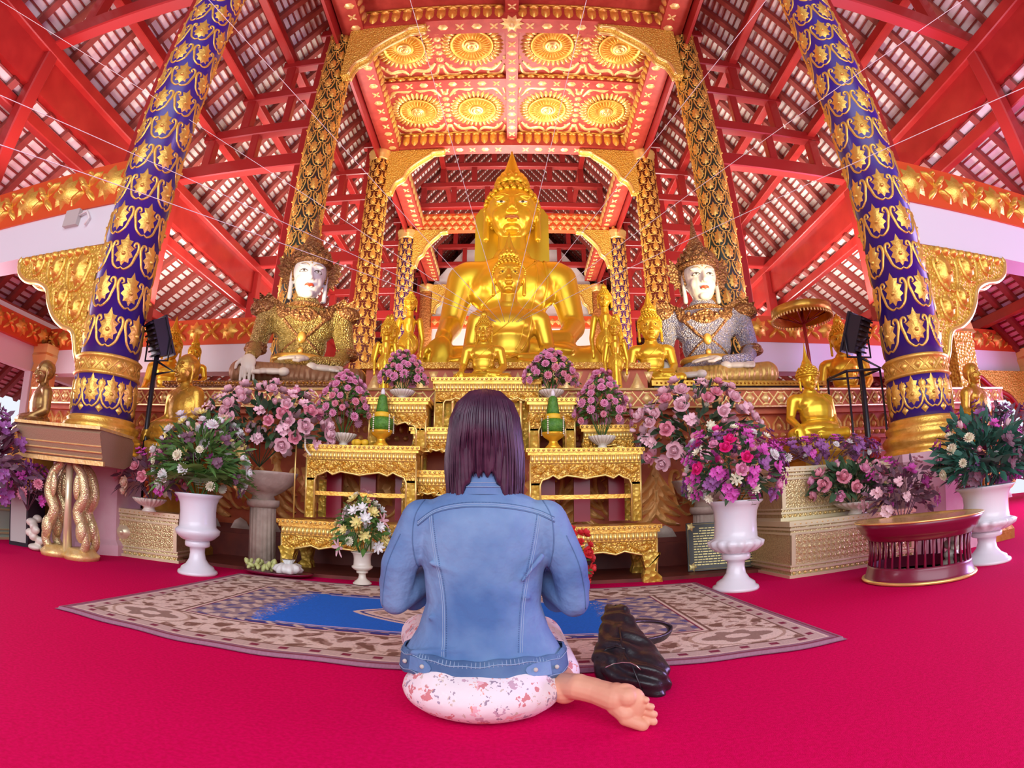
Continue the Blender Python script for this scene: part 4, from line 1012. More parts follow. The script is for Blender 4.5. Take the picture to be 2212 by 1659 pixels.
# shrine body below the standing ones
t = thing('gilt_block', 'narrow gilt block under the left front standing statue', 'plinth', (-1.2, 4.85, 1.47)); m = MB(); m.box(-.14, .14, 0, .3, 0, .06); m.box(-.12, .12, .02, .28, .06, .08); part('step', m, M['gilt'], t)
t = thing('gilt_block', 'narrow gilt block under the right front standing statue', 'plinth', (.98, 4.85, 1.47)); m = MB(); m.box(-.14, .14, 0, .3, 0, .06); m.box(-.12, .12, .02, .28, .06, .08); part('step', m, M['gilt'], t)

# monk figures
def monk_body_mb(robe=True):
    m = MB(); torso_mb(m); legs_mb(m); hands_mb(m); m.cap((0, .03, .85), (0, .03, .98), .11, .10, 20)
    m.ell((.1, -.02, .55), (.36, .22, .32)); m.ell((0, -.15, .2), (.5, .36, .18)); return m
MONKB = fuse('robed_body', monk_body_mb(), M['golddark'], .015, 8, .5)
def monk(label, loc, s, rz, gold='golddark', hs=.85, crown=False, name='monk_statue'):
    t = thing(name, label, 'statue', loc, None, rz, s)
    link('body', recol(MONKB, M[gold]), t); link('robe_fold', recol(SASH, M[gold]), t)
    h = link('head', recol(HEAD, M[gold]), t, (0, 0, HZ)); h.scale = (hs,)*3
    for me in [FLIP] + FLIDS + FBROWS: link(me.name.split('.')[0], recol(me, M[gold]), h)
    if crown:
        link('crown', recol(CROWN, M[gold]), h).scale = (1, 1, .7)
    else:
        m = MB(); m.ell((0, .04, .33), (.188, .21, .19), 20, 12); part('bald_crown', m, M[gold], h, True)
    return t
monk('life-size golden monk statue facing left behind the left flowers', (-2.78, 4.06, .93), .54, R(-24), 'golddark', .98)
monk('dark bronze monk statue against the bright left doorway', (-3.92, 3.40, .88), .44, R(-28), 'bronze', .95)
monk('golden crowned statue with rayed robe in front of the right altar wall', (2.55, 4.20, .98), .46, R(-6), 'gold', 1.0, True, 'crowned_bust')
monk('thin golden monk statue beside the bright right doorway', (3.84, 3.42, .90), .42, R(12), 'golddark', .9)
for lb, x, y, h, r in (('dark gilt stand carrying the left golden monk statue', -2.78, 4.10, .95, .32), ('dark gilt stand carrying the bronze monk statue', -3.95, 3.40, .88, .3),
                       ('gilt stand carrying the crowned bust', 2.55, 4.2, .98, .3), ('gilt stand carrying the thin monk statue', 3.86, 3.42, .92, .26)):
    t = thing('statue_stand', lb, 'stand', (x, y, 0)); m = MB(); m.lathe([(r*1.1, 0), (r*1.1, .08), (r*.9, .14), (r*.9, h-.16), (r*1.12, h-.1), (r*1.15, h-.02), (r*1.0, h)], n=4, a0=PI/4, sy=.8); part('body', m, M['golddark'], t)
# ================================================================== flowers
def petal(m, base, d, n, L, W, bend=.3, k=4):
    """one curved petal with thickness-free edge but domed cross-section"""
    base = Vector(base); d = Vector(d).normalized(); n = Vector(n).normalized(); s = d.cross(n)
    V = []; wd = (.35, .9, 1., .62)
    for i in range(k):
        t = i/(k-1); c = base + d*(L*t) + n*(bend*L*t*t); w = W*wd[i if k == 4 else min(i, 3)]*.5
        V += [c - s*w, c - n*(w*.35), c + s*w]
    V.append(base + d*(L*1.1) + n*(bend*L*1.15)); b = len(m.v); m.v.extend([tuple(v) for v in V])
    F = [f for i in range(k-1) for f in ((3*i, 3*i+1, 3*i+4, 3*i+3), (3*i+1, 3*i+2, 3*i+5, 3*i+4))] + [(3*k-3, 3*k-2, 3*k), (3*k-2, 3*k-1, 3*k)]
    m.f.extend([tuple(j+b for j in f) for f in F]); m.mi.extend([m.cur]*len(F))
def ringp(m, n, r, z, el, L, W, bend, a0=0.):
    for k in range(n):
        a = a0 + 2*PI*k/n; o = Vector((math.cos(a), math.sin(a), 0)); up = Vector((0, 0, 1))
        d = o*math.cos(el) + up*math.sin(el); nn = up*math.cos(el) - o*math.sin(el)
        petal(m, o*r + up*z, d, nn, L, W, bend)
def mum():   # chrysanthemum, facing +z, radius 1
    m = MB(); ringp(m, 13, .12, .0, R(0), .85, .36, .2); ringp(m, 12, .1, .1, R(22), .72, .34, .35, .2); ringp(m, 9, .08, .18, R(48), .55, .3, .4, .1); ringp(m, 6, .04, .2, R(70), .45, .26, .3); m.ell((0, 0, .1), (.22, .22, .2), 8, 6); return m
def rose():
    m = MB(); ringp(m, 5, .15, .0, R(8), .8, .85, .35); ringp(m, 5, .12, .12, R(38), .66, .8, .45, .6); ringp(m, 4, .1, .2, R(60), .55, .7, .5, .2); ringp(m, 3, .05, .25, R(78), .5, .5, .5, .9); m.ell((0, 0, .25), (.2, .2, .3), 8, 6); return m
def daisy():
    m = MB(); ringp(m, 8, .1, .05, R(12), .88, .42, .1); ringp(m, 6, .1, .1, R(30), .66, .36, .2, .3); m.ell((0, 0, .08), (.2, .2, .12), 8, 6); return m
def lily():
    m = MB(); ringp(m, 6, .06, .0, R(38), 1.1, .42, -.45); m.ell((0, 0, .2), (.08, .08, .25), 6, 5); return m
def bud():
    m = MB(); ringp(m, 5, .18, .0, R(66), .95, .55, .25); m.ell((0, 0, .35), (.26, .26, .45), 10, 7); return m
def sprig():   # little orchid-like spray
    m = MB()
    for k in range(5):
        a = k*2.4; c = Vector((.35*math.cos(a), .35*math.sin(a), .18*k-.2))
        q = MB(); ringp(q, 5, .03, 0, R(15), .36, .3, .1, a)
        m.add([Vector(v)+c for v in q.v], q.f)
    return m
FM = {}
for nm, fn_ in (('mum', mum), ('rose', rose), ('daisy', daisy), ('lily', lily), ('bud', bud), ('sprig', sprig)): FM[nm] = fn_()
FC = {}
def bloom(kind, m_):
    if (kind, m_) not in FC: FC[(kind, m_)] = mesh('bloom', FM[kind], M[m_], True)
    return FC[(kind, m_)]
def leafblade(m, p, d, L, W, droop, rnd):
    d = Vector(d).normalized(); s = d.cross(Vector((rnd.uniform(-1, 1), rnd.uniform(-1, 1), rnd.uniform(-1, 1)))).normalized(); n = s.cross(d)
    p = Vector(p); V = []
    for t, w in ((0, .15), (.35, 1), (.7, .8)):
        c = p + d*(L*t) + Vector((0, 0, -droop*t*t*L)); V += [c - s*W*w*.5, c + n*W*w*.12, c + s*W*w*.5]
    V.append(p + d*L + Vector((0, 0, -droop*L)))
    m.add(V, [(0, 1, 4, 3), (1, 2, 5, 4), (3, 4, 7, 6), (4, 5, 8, 7), (6, 7, 9), (7, 8, 9)])
def frond(m, p, d, L, rnd, W=.05):
    d = Vector(d).normalized(); s = d.cross(Vector((0, 0, 1)));  s = s.normalized() if s.length > .1 else Vector((1, 0, 0)); p = Vector(p)
    pts = [p + d*(L*t) + Vector((0, 0, -.45*L*t*t)) for t in [i/10 for i in range(11)]]
    m.tube(pts, [.003*(1-.08*i) for i in range(11)], 4)
    for i in range(1, 11):
        w = W*math.sin(PI*(i/11)**.7)*1.4
        for q in (-1, 1):
            a = pts[i]; b = a + s*q*w + d*w*.5 + Vector((0, 0, -.1*w)); e = d*(L*.035)
            m.add([a-e*.6, a+e*.6, (a+b)/2+e, b, (a+b)/2-e], [(0, 1, 2, 3, 4)])
def bouquet(label, loc, r, specs, nleaf=220, leaf='leaf', L=.07, W=.02, down=-.35, fronds=0, seed=1, group=None, shape=None, lean=0., name='flower_arrangement'):
    """r = (rx, ry, rz) of the flower head; loc = where it leaves the vase; head centre is loc + (0,0,rz*.75)"""
    rnd = random.Random(seed); rx, ry, rz = r
    t = thing(name, label, 'flowers', loc, group); cz = rz*.75
    m = MB()
    for k in range(nleaf):
        a = rnd.uniform(0, 2*PI); u = rnd.uniform(down, 1); rr = rnd.uniform(.35, .97) ; q = math.sqrt(max(0, 1-u*u))
        f = shape(u) if shape else 1
        c = Vector((rx*q*rr*math.cos(a)*f, ry*q*rr*math.sin(a)*f, cz + rz*u*rr)); d = Vector((math.cos(a)*q, math.sin(a)*q, u*.8+.15))
        leafblade(m, c, d + Vector((rnd.uniform(-.5, .5), rnd.uniform(-.5, .5), rnd.uniform(-.4, .4))), L*rnd.uniform(.7, 1.3), W*rnd.uniform(.7, 1.3), rnd.uniform(0, .5), rnd)
    for k in range(9): a = k*.7; m.tube([(0, 0, -.02), (rx*.3*math.cos(a), ry*.3*math.sin(a), cz*.5), (rx*.6*math.cos(a), ry*.6*math.sin(a), cz+rz*.2)], .0035, 5)
    o = part('foliage', m, M[leaf], t, True); o['kind'] = 'stuff'
    if fronds:
        m = MB()
        for k in range(fronds):
            a = 2*PI*k/fronds + .4; d = Vector((math.cos(a), math.sin(a)*.9, rnd.uniform(.1, .9))); frond(m, (rx*.25*math.cos(a), ry*.25*math.sin(a), cz*.5), d, rx*rnd.uniform(.8, 1.15), rnd, rx*.2)
        o = part('fern_frond', m, M['fern' if leaf != 'leafblue' else 'leafblue'], t, True); o['kind'] = 'stuff'
    i = 0; tot = sum(s_[3] for s_ in specs); G = (1+5**.5)/2; seq = []
    for s_ in specs: seq += [s_]*s_[3]
    rnd.shuffle(seq)
    for k, (kind, m_, sz, _) in enumerate(seq):
        u = down + (1-down)*((k+.5)/tot)*.98; a = 2*PI*k/G + rnd.uniform(-.2, .2); q = math.sqrt(max(0, 1-u*u)); f = shape(u) if shape else 1
        c = Vector((rx*q*math.cos(a)*f, ry*q*math.sin(a)*f, cz + rz*u)) ; c *= rnd.uniform(.93, 1.05)
        d = Vector((q*math.cos(a)/rx, q*math.sin(a)/ry, u/rz)).normalized() + Vector((0, 0, .15))
        o = link('bloom', bloom(kind, m_), t, c); o.rotation_euler = d.to_track_quat('Z', 'Y').to_euler(); o.scale = (sz*rnd.uniform(.8, 1.15),)*3
    return t
# vases ---------------------------------------------------------------
def urn(label, loc, h, r, flutes=True, m_='vasewhite', group='white garden urns', name='urn_vase'):
    t = thing(name, label, 'vase', loc, group)
    z = lambda f: f*h
    foot = [(.50, 0), (.52, .02), (.50, .045), (.44, .06), (.42, .09), (.30, .13), (.22, .19), (.19, .27), (.2, .33), (.3, .345), (.32, .36), (.32, .40), (.3, .415)]
    m = MB(); m.lathe([(a*r, z(b)) for a, b in foot], n=40); part('foot', m, M[m_], t, True)
    bw = [(.28, .41), (.42, .44), (.56, .50), (.58, .55), (.52, .575), (.48, .59), (.47, .66), (.46, .78), (.48, .88), (.54, .95), (.62, .985), (.61, 1.0), (.57, .99), (.48, .93), (.42, .85), (.41, .7)]
    rm = (lambda t_, z_: 1 + (.10*abs(math.sin(t_*8)) if z(.41) < z_ < z(.575) else 0)) if flutes else None
    m = MB(); m.lathe([(a*r, z(b)) for a, b in bw], n=72, rm=rm); part('bowl', m, M[m_], t, True)
    return t
def bowlvase(label, loc, r, h, m_='cream', group=None, fl=22):
    t = thing('flower_bowl', label, 'vase', loc, group)
    rm = lambda t_, z_: 1 + (.075*math.cos(t_*fl) if z_ > h*.35 else 0)
    m = MB(); m.lathe([(r*.42, 0), (r*.45, h*.06), (r*.36, h*.2), (r*.32, h*.34), (r*.6, h*.5), (r*.85, h*.72), (r, h*.95), (r*.97, h), (r*.8, h*.8), (r*.4, h*.55)], n=88, rm=rm); part('bowl', m, M[m_], t, True)
    return t
cone = lambda u: 1.15 - .55*max(0, (u+.35)/1.35)
P0 = at(427, 1240, 3.32); urn('tall white urn on the carpet left of the altar tables', (-2.08, 3.32, 0), .54, .275, False)
urn('tall white urn with purple and hot pink flowers, at the right corner of the rug', (1.33, 3.16, 0), .54, .28)
urn('fluted white urn at the far right edge behind the round tray stand', (2.93, 2.60, 0), .48, .34)
bouquet('loose arrangement of white blooms and ferns in the left white urn', (-2.08, 3.32, .50), (.36, .28, .32), [('mum', 'whitep', .048, 18), ('bud', 'whitep', .035, 6), ('mum', 'creamp', .034, 8), ('sprig', 'leafplum', .06, 14)], 460, 'leaf', .10, .024, -.55, 26, 11)
bouquet('tall cluster of pale yellow and white orchids behind the left urn', (-2.32, 3.72, .62), (.36, .2, .30), [('daisy', 'yellow', .055, 14), ('rose', 'peach', .06, 6), ('mum', 'whitep', .05, 8), ('sprig', 'magenta', .06, 6)], 200, 'leafdark', .1, .03, -.3, 0, 12)
bouquet('spray of purple orchids and hot pink roses in the right white urn', (1.33, 3.16, .50), (.31, .25, .28), [('sprig', 'magenta', .06, 40), ('sprig', 'purple', .06, 16), ('rose', 'hotpink', .05, 7), ('rose', 'pink', .04, 8), ('daisy', 'creamp', .036, 14), ('bud', 'rosepink', .03, 10), ('mum', 'whitep', .036, 8)], 260, 'leafdark', .08, .025, -.55, 3, 13)
bouquet('drooping arrangement of blue-green leaves and white blooms in the far right urn', (2.93, 2.60, .44), (.36, .28, .28), [('mum', 'creamp', .035, 11), ('sprig', 'magenta', .06, 8), ('bud', 'pinkpale', .04, 4), ('sprig', 'leafplum', .07, 12)], 460, 'leafblue', .12, .035, -.45, 10, 14)
# big pale pink masses left and right
bouquet('large cloud of pale pink blooms on the stone column left of the altar tables', (-1.95, 4.0, .80), (.56, .26, .36), [('rose', 'pinkpale', .06, 44), ('rose', 'rosepink', .058, 20), ('bud', 'pinkpale', .045, 14), ('sprig', 'pinkpale', .07, 18)], 240, 'leafdark', .11, .045, -.4, 0, 15)
bouquet('large cloud of pale pink blooms on the right altar side, behind the right urn', (1.42, 4.02, .72), (.48, .26, .42), [('rose', 'pinkpale', .062, 38), ('rose', 'rosepink', .056, 18), ('daisy', 'creamp', .04, 10), ('bud', 'pinkpale', .045, 12), ('sprig', 'pinkpale', .07, 18)], 200, 'leafdark', .11, .04, -.5, 0, 16)
bouquet('pink roses with dark leaves hanging low in front of the left pedestal', (-2.62, 3.50, .46), (.30, .2, .2), [('rose', 'rosepink', .055, 12), ('sprig', 'magenta', .06, 10), ('rose', 'peach', .055, 8)], 160, 'leafplum', .09, .03, -.5, 0, 17)
bouquet('long row of purple and white flowers on top of the right mirrored pedestal', (2.26, 3.62, .74), (.52, .18, .12), [('sprig', 'purple', .06, 30), ('sprig', 'magenta', .055, 16), ('daisy', 'pinkpale', .035, 12), ('mum', 'whitep', .03, 6)], 200, 'leafplum', .07, .02, -.2, 0, 18)
bouquet('pink rose arrangement with dark leaves on the step of the right pedestal', (2.38, 3.42, .45), (.32, .16, .17), [('rose', 'rosepink', .06, 12), ('rose', 'pink', .05, 8), ('bud', 'pinkpale', .035, 6)], 240, 'leafdark', .1, .04, -.4, 0, 19)
bowlvase('long pale ribbed bowl holding the pink roses on the right pedestal', (2.42, 3.42, .375), .17, .09, 'cream')
bowlvase('round cream bowl with pink flowers on the left mirrored pedestal', (-2.66, 3.52, .372), .13, .10, 'cream')
bouquet('dark purple foliage with faint violet blooms at the far left edge', (-3.75, 2.70, .28), (.46, .28, .40), [('sprig', 'purple', .09, 26), ('mum', 'leafplum', .05, 6), ('sprig', 'magenta', .06, 6)], 360, 'leafplum', .14, .04, -.5, 0, 20)
bouquet('magenta blooms under the lectern at the far left', (-3.45, 2.95, .30), (.2, .16, .18), [('sprig', 'magenta', .07, 12), ('mum', 'rosepink', .045, 6)], 120, 'leafplum', .08, .03, -.4, 0, 21)
bouquet('mixed violet flowers in the crowd of plants at the far right edge', (3.42, 2.86, .35), (.38, .26, .40), [('sprig', 'purple', .08, 20), ('mum', 'whitep', .035, 5), ('sprig', 'magenta', .07, 10)], 320, 'leafplum', .12, .035, -.5, 0, 22)
bouquet('greyish pink flowers behind the round tray stand', (2.62, 3.15, .28), (.30, .2, .26), [('sprig', 'pinkpale', .06, 14), ('sprig', 'magenta', .06, 10)], 200, 'leafplum', .08, .03, -.4, 0, 23)
# four cone-shaped chrysanthemum arrangements on the altar
def mumcone(label, loc, r, seed, bl, br, bh, n=52):
    bowlvase(bl, loc, br, bh, 'cream', 'ribbed cream flower bowls')
    bouquet(label, (loc[0], loc[1], loc[2]+bh*.8), r, [('mum', 'pink', .034, n), ('mum', 'rosepink', .03, n//3)], 340, 'leaf', .05, .02, -.35, 0, seed, 'cone-shaped pink chrysanthemum arrangements', cone)
mumcone('tall cone of pink chrysanthemums on the left upper table', (-1.30, 4.13, .966), (.21, .18, .30), 31, 'ribbed cream bowl on the left upper altar table', .10, .105)
mumcone('tall cone of pink chrysanthemums on the right upper table', (.68, 4.13, .956), (.21, .18, .30), 32, 'ribbed cream bowl on the right upper altar table', .10, .105)
mumcone('round cone of pink chrysanthemums on the tall left table, beside the small golden statue', (-.87, 4.25, 1.352), (.17, .14, .19), 33, 'ribbed cream bowl on the tall left table', .095, .085, 40)
mumcone('round cone of pink chrysanthemums on the tall right table, beside the small golden statue', (.31, 4.25, 1.352), (.19, .14, .20), 34, 'ribbed cream bowl on the tall right table', .095, .085, 44)
# white and yellow arrangement in a small pedestal vase
urn('small cream pedestal vase on the rear edge of the rug', (-.955, 3.50, .02), .21, .12, False, 'cream', None, 'pedestal_vase')
bouquet('white and yellow flower arrangement tapering upward from the small cream vase', (-.955, 3.50, .20), (.165, .14, .23), [('daisy', 'whitep', .042, 14), ('daisy', 'yellow', .04, 14), ('lily', 'pinkpale', .05, 4), ('mum', 'creamp', .035, 8)], 220, 'leaf', .07, .022, -.55, 0, 35, None, cone)
bouquet('red flower garland half hidden behind the right denim sleeve', (.385, 3.48, .05), (.11, .10, .20), [('rose', 'redp', .04, 16), ('mum', 'redp', .035, 10), ('daisy', 'whitep', .025, 4)], 60, 'leaf', .04, .015, -.7, 0, 36)
m = MB(); m.lathe([(.06, 0), (.07, .02), (.05, .06), (.06, .1)], n=20); part('pot', m, M['cream'], [o for o in COL.objects if o.get('label', '').startswith('red flower garland')][0], True)

# banana-leaf cones in golden bowls
def topiary(label, bl, x, y, z):
    t = thing('footed_bowl', bl, 'bowl', (x, y, z), 'footed golden offering bowls')
    m = MB(); m.lathe([(.055, 0), (.06, .01), (.04, .03), (.03, .05), (.035, .06), (.07, .085), (.085, .11), (.082, .12), (.06, .1)], n=28); part('bowl', m, M['yellowbowl'], t, True)
    t = thing('leaf_cone', label, 'offering', (x, y, z+.105), 'folded banana-leaf offerings')
    m = MB(); m.lathe([(.03, 0), (.075, .02), (.085, .06), (.08, .10), (.05, .115)], n=32, rm=lambda a, z_: 1+.06*math.cos(16*a)); part('lower_tier', m, M['topiary'], t, True)
    m = MB(); m.lathe([(.055, .112), (.057, .118), (.055, .145), (.048, .15)], n=24); part('yellow_band', m, M['orange'], t, True)
    m = MB(); m.lathe([(.045, .15), (.043, .17), (.032, .25), (.03, .27), (.012, .285)], n=28, rm=lambda a, z_: 1+.06*math.cos(14*a)); part('upper_cone', m, M['topiary'], t, True)
    m = MB(); m.lathe([(.006, .28), (.018, .29), (.014, .315), (.004, .335)], n=12); part('white_bud', m, M['whitep'], t, True)
    m = MB()
    for a in (.4, 2.7, 4.2, 5.6):
        for k in range(9): m.ell((.09*math.cos(a), .09*math.sin(a), .12-.015*k), .0065, 6, 5)
    part('jasmine_string', m, M['creamp'], t, True)
topiary('green folded-leaf cone with yellow band on the left upper table', 'golden footed bowl under the left leaf cone', -.965, 4.0, .966)
topiary('green folded-leaf cone with yellow band on the right upper table', 'golden footed bowl under the right leaf cone', .30, 4.0, .956)
fr = [(-1.17, 4.02), (-1.12, 4.05), (-1.145, 4.0), (-1.09, 4.01)]
for k, (x, y) in enumerate(fr):
    m = MB(); m.ell((0, 0, .026), (.03, .03, .026), 14, 10); solo('yellow_fruit', m, M['orange'], 'round yellow fruit on the left upper table beside the leaf cone', 'fruit', 'yellow fruits on the left upper table', True, (x, y, .967))
# ================================================================== rug
def rug():
    x0, x1, y0, y1 = -1.86, 1.20, 1.745, 3.52
    nx, ny = 620, 360; W, H = x1-x0, y1-y0
    xs = np.linspace(0, W, nx); ys = np.linspace(0, H, ny); X, Y = np.meshgrid(xs, ys)
    d = np.minimum(np.minimum(X, W-X), np.minimum(Y, H-Y))
    cream = np.array([.86, .71, .60]); brown = np.array([.24, .12, .08]); tan = np.array([.55, .38, .28]); blue = np.array([.0, .17, .80]); wine = np.array([.26, .02, .06]); dblue = np.array([.03, .05, .30]); lil = np.array([.62, .50, .62])
    C = np.zeros((ny, nx, 3)) + cream
    def put(mask, col, a=1.): C[mask] = C[mask]*(1-a) + col*a
    def scroll(s, ph=0.):
        u = X*s + .8*np.sin(Y*s*.9+ph) + .35*np.sin(X*s*2.3); v = Y*s + .8*np.sin(X*s*1.1+ph) + .35*np.sin(Y*s*2.1)
        return np.sin(u)*np.sin(v)
    rs = np.random.RandomState(2); gr = rs.rand(ny, nx)
    # outer bands
    put(d < .055, np.array([.36, .17, .24])); put((d > .022) & (d < .032), wine); put((d > .05) & (d < .062), cream)
    bd = (d > .062) & (d < .125); put(bd, np.array([.66, .50, .44]))
    k1 = np.sin(X*2*PI/.115)*np.cos(0*Y); k2 = np.sin(Y*2*PI/.115)
    edgeY = np.minimum(Y, H-Y) < np.minimum(X, W-X); kk = np.where(edgeY, k1, k2)
    put(bd & (kk > .55) & (abs(d-.093) < .014), wine); put((d > .122) & (d < .132), brown)
    # scrolling border
    b = (d > .132) & (d < .40); s1 = scroll(34.); s2 = scroll(52., 1.7)
    put(b & (s1 > .28), tan); put(b & (s1 > .45), brown); put(b & (s2 > .62), np.array([.42, .26, .20])); put(b & (abs(s1) < .05), tan, .7)
    put((d > .395) & (d < .41), brown); put((d > .41) & (d < .425), cream); put((d > .425) & (d < .435), wine)
    for cx in (.34, W-.34):                         # corner rosettes
        for cy in (.27, H-.27):
            r = np.hypot((X-cx)/.20, (Y-cy)/.13); put(r < 1, tan); put((r < .92), cream); a = np.arctan2(Y-cy, X-cx)
            put(r < .62+.12*np.cos(6*a), brown, .8); put(r < .25, cream)
    # inner field: patterned corners fading into plain blue, pointed medallion
    f = d > .435; u = (X-W/2)/(W/2-.435); v = (Y-H/2)/(H/2-.435)
    put(f, np.array([.40, .30, .30])); s3 = scroll(46., .6); put(f & (s3 > .3), cream*.85); put(f & (s3 < -.4), dblue, .7)
    fld = f & (np.abs(u) < .80 - .10*np.abs(v)**2) & (np.abs(v) < .90) & ((np.abs(u) < .66) | (gr > (np.abs(u)-.66)/.16))
    put(fld, blue)
    put(f & (np.abs(np.abs(v)-.86) < .015) & (np.abs(u) < .62), lil); put(f & (np.abs(v) > .93) & (np.abs(u) < .78) & (s3 < .5), dblue)
    rr = np.abs(u/.40)**1.25 + np.abs(v/.62)**1.25
    put(f & (rr < 1.0), cream); put(f & (rr < .90), dblue); put(f & (rr < .84), cream); put(f & (rr < .72), tan); put(f & (rr < .66), cream); put(f & (rr < .64) & (s2 > .25), brown, .7); put(f & (rr < .2), blue)
    C *= (.90 + .2*gr)[..., None]
    Z = .014 + .0016*np.sin(X*7)*np.sin(Y*5); Z[d < .012] = .004
    wob = .008*np.sin(X*6.)+.006*np.sin(X*17); Yw = Y + np.where(Y < H*.5, wob*(1-2*Y/H), 0)
    V = np.stack([X+x0, Yw+y0, Z], -1).reshape(-1, 3)
    i = np.arange((ny-1)*(nx-1)); r = i//(nx-1); c = i % (nx-1); a = r*nx+c
    F = np.stack([a, a+1, a+nx+1, a+nx], 1)
    me = bpy.data.meshes.new('patterned_rug'); me.from_pydata(V.tolist(), [], F.tolist())
    ca = me.color_attributes.new('weave', 'FLOAT_COLOR', 'POINT')
    ca.data.foreach_set('color', np.concatenate([C.reshape(-1, 3), np.ones((ny*nx, 1))], 1).ravel().astype(np.float32))
    me.materials.append(attr_mat('woven_rug', 'weave', .95, ('noise', 300, .4, .004))); me.update()
    o = link('patterned_rug', me); tag(o, 'large blue and cream patterned rug on the crimson carpet in front of the altar', 'rug')
rug()

# ================================================================== the kneeling visitor
PX, PY = -.075, 1.47
person = thing('person', 'person in a denim jacket and floral trousers sitting on the carpet, hands raised in prayer', 'person', (PX, PY, 0))
def ringsT(m, rows, n=28):      # stack of elliptical sections: (z, halfwidth, halfdepth, cy, cx)
    V = []; 
    for z, a, b, cy, cx in rows:
        for k in range(n): t = 2*PI*k/n; V.append((cx+a*math.cos(t), cy+b*math.sin(t), z))
    q = len(rows); F = [(i*n+k, i*n+(k+1) % n, (i+1)*n+(k+1) % n, (i+1)*n+k) for i in range(q-1) for k in range(n)]
    m.add(V, F + [tuple(range(n-1, -1, -1)), tuple((q-1)*n+k for k in range(n))])
FT = [at(*p) - Vector((PX, PY, 0)) for p in ((1250, 1484, 1.33), (1283, 1492, 1.31), (1330, 1508, 1.275), (1362, 1520, 1.255))]
def pbody():
    m = MB()
    ringsT(m, [(.05, .18, .13, .02, 0), (.15, .17, .12, .0, 0), (.25, .13, .09, .0, 0), (.38, .14, .09, .02, 0), (.5, .165, .085, .03, 0), (.555, .13, .07, .035, 0), (.585, .06, .055, .04, 0)])
    m.cap((0, .04, .56), (0, .055, .66), .05, .048); 
    m.ell((0, .065, .755), (.072, .092, .10), 20, 14); m.ell((0, .10, .72), (.058, .065, .07)); m.ell((0, .145, .665), (.022, .02, .016))
    m.cap((0, .158, .755), (0, .176, .722), .008, .013, 8); m.ell((0, .155, .692), (.022, .01, .0045)); m.ell((0, .153, .684), (.018, .01, .005))
    for s in (-1, 1): m.ell((s*.074, .06, .735), (.01, .02, .03), 10, 8); m.ell((s*.03, .145, .75), (.015, .01, .009)); m.ell((s*.03, .14, .772), (.022, .01, .005))
    for s in (-1, 1):
        m.cap((s*.15, .03, .50), (s*.226, .018, .385), .040, .032); m.cap((s*.226, .018, .385), (s*.240, .025, .292), .032, .028); m.cap((s*.240, .025, .292), (s*.085, .19, .397), .028, .024); m.cap((s*.085, .19, .397), (s*.03, .235, .44), .025, .022)
        hand_mb(m, (s*.012, .255, .475), (0, .35, 1), (s*1., 0, 0), .062, curl=.03, spread=.04, thumb=s)
        m.cap((s*.09, .03, .09), (s*.20-.03, .42, .085), .085, .06)
    # folded shins and the right foot turned out with the sole to the back
    m.cap((.17, .42, .08), (.205, -.10, .075), .058, .038, 16)
    m.cap((-.23, .42, .08), (.05, .12, .06), .058, .045, 16)
    a, b, c, d = FT
    m.cap((.20, -.08, .08), a, .036, .034, 14); m.ell(a, (.034, .03, .035), 14, 10); m.cap(a, b, .033, .033, 14); m.cap(b, c, .032, .036, 14); m.cap(c + Vector((0, 0, .012)), d + Vector((-.008, 0, .018)), .028, .026, 12)
    m.cap(c + Vector((.0, 0, -.012)), d + Vector((-.012, 0, -.024)), .028, .025, 12)
    m.ell((c+d)*.5, (.044, .022, .046), 16, 10); m.ell(d+Vector((.012, 0, -.004)), (.026, .02, .043), 16, 10)
    for (px, py, r) in ((1352, 1552, .0155), (0, 0, 0)):
        if r: p = at(px, py, 1.25) - Vector((PX, PY, 0)); e = at(1388, 1566, 1.245) - Vector((PX, PY, 0)); m.cap(p, e, .019, .0165, 12)
    for (qx, qy, px, py, r) in ((1396, 1553, 1412, 1559, .0092), (1396, 1538, 1413, 1543, .0086), (1391, 1522, 1407, 1527, .0082), (1382, 1508, 1396, 1512, .0078)):
        p = at(qx, qy, 1.25) - Vector((PX, PY, 0)); e = at(px, py, 1.24) - Vector((PX, PY, 0)); m.cap(p, e, r*1.0, r*1.12, 10)
    return m
PBM = pbody(); body = fuse('body', PBM, M['skin'], .003, 3, .4)
flatb = lambda me, z: [setattr(v.co, 'z', z) for v in me.vertices if v.co.z < z]
flatb(body, .002)
link('body', body, person); FBT = bvh(body)
for s in (-1, 1):
    c = onto(FBT, (s*.029, 1, .748), (0, -1, 0), .0)
    if c: m = MB(); m.ell(c, (.013, .003, .003), 12, 6); part('closed_eye', m, M['hair'], person, True)
c = onto(FBT, (0, 1, .689), (0, -1, 0), .0)
if c: m = MB(); m.ell(c, (.018, .0025, .005), 14, 6); part('lips', m, M['lipbrown'], person, True)
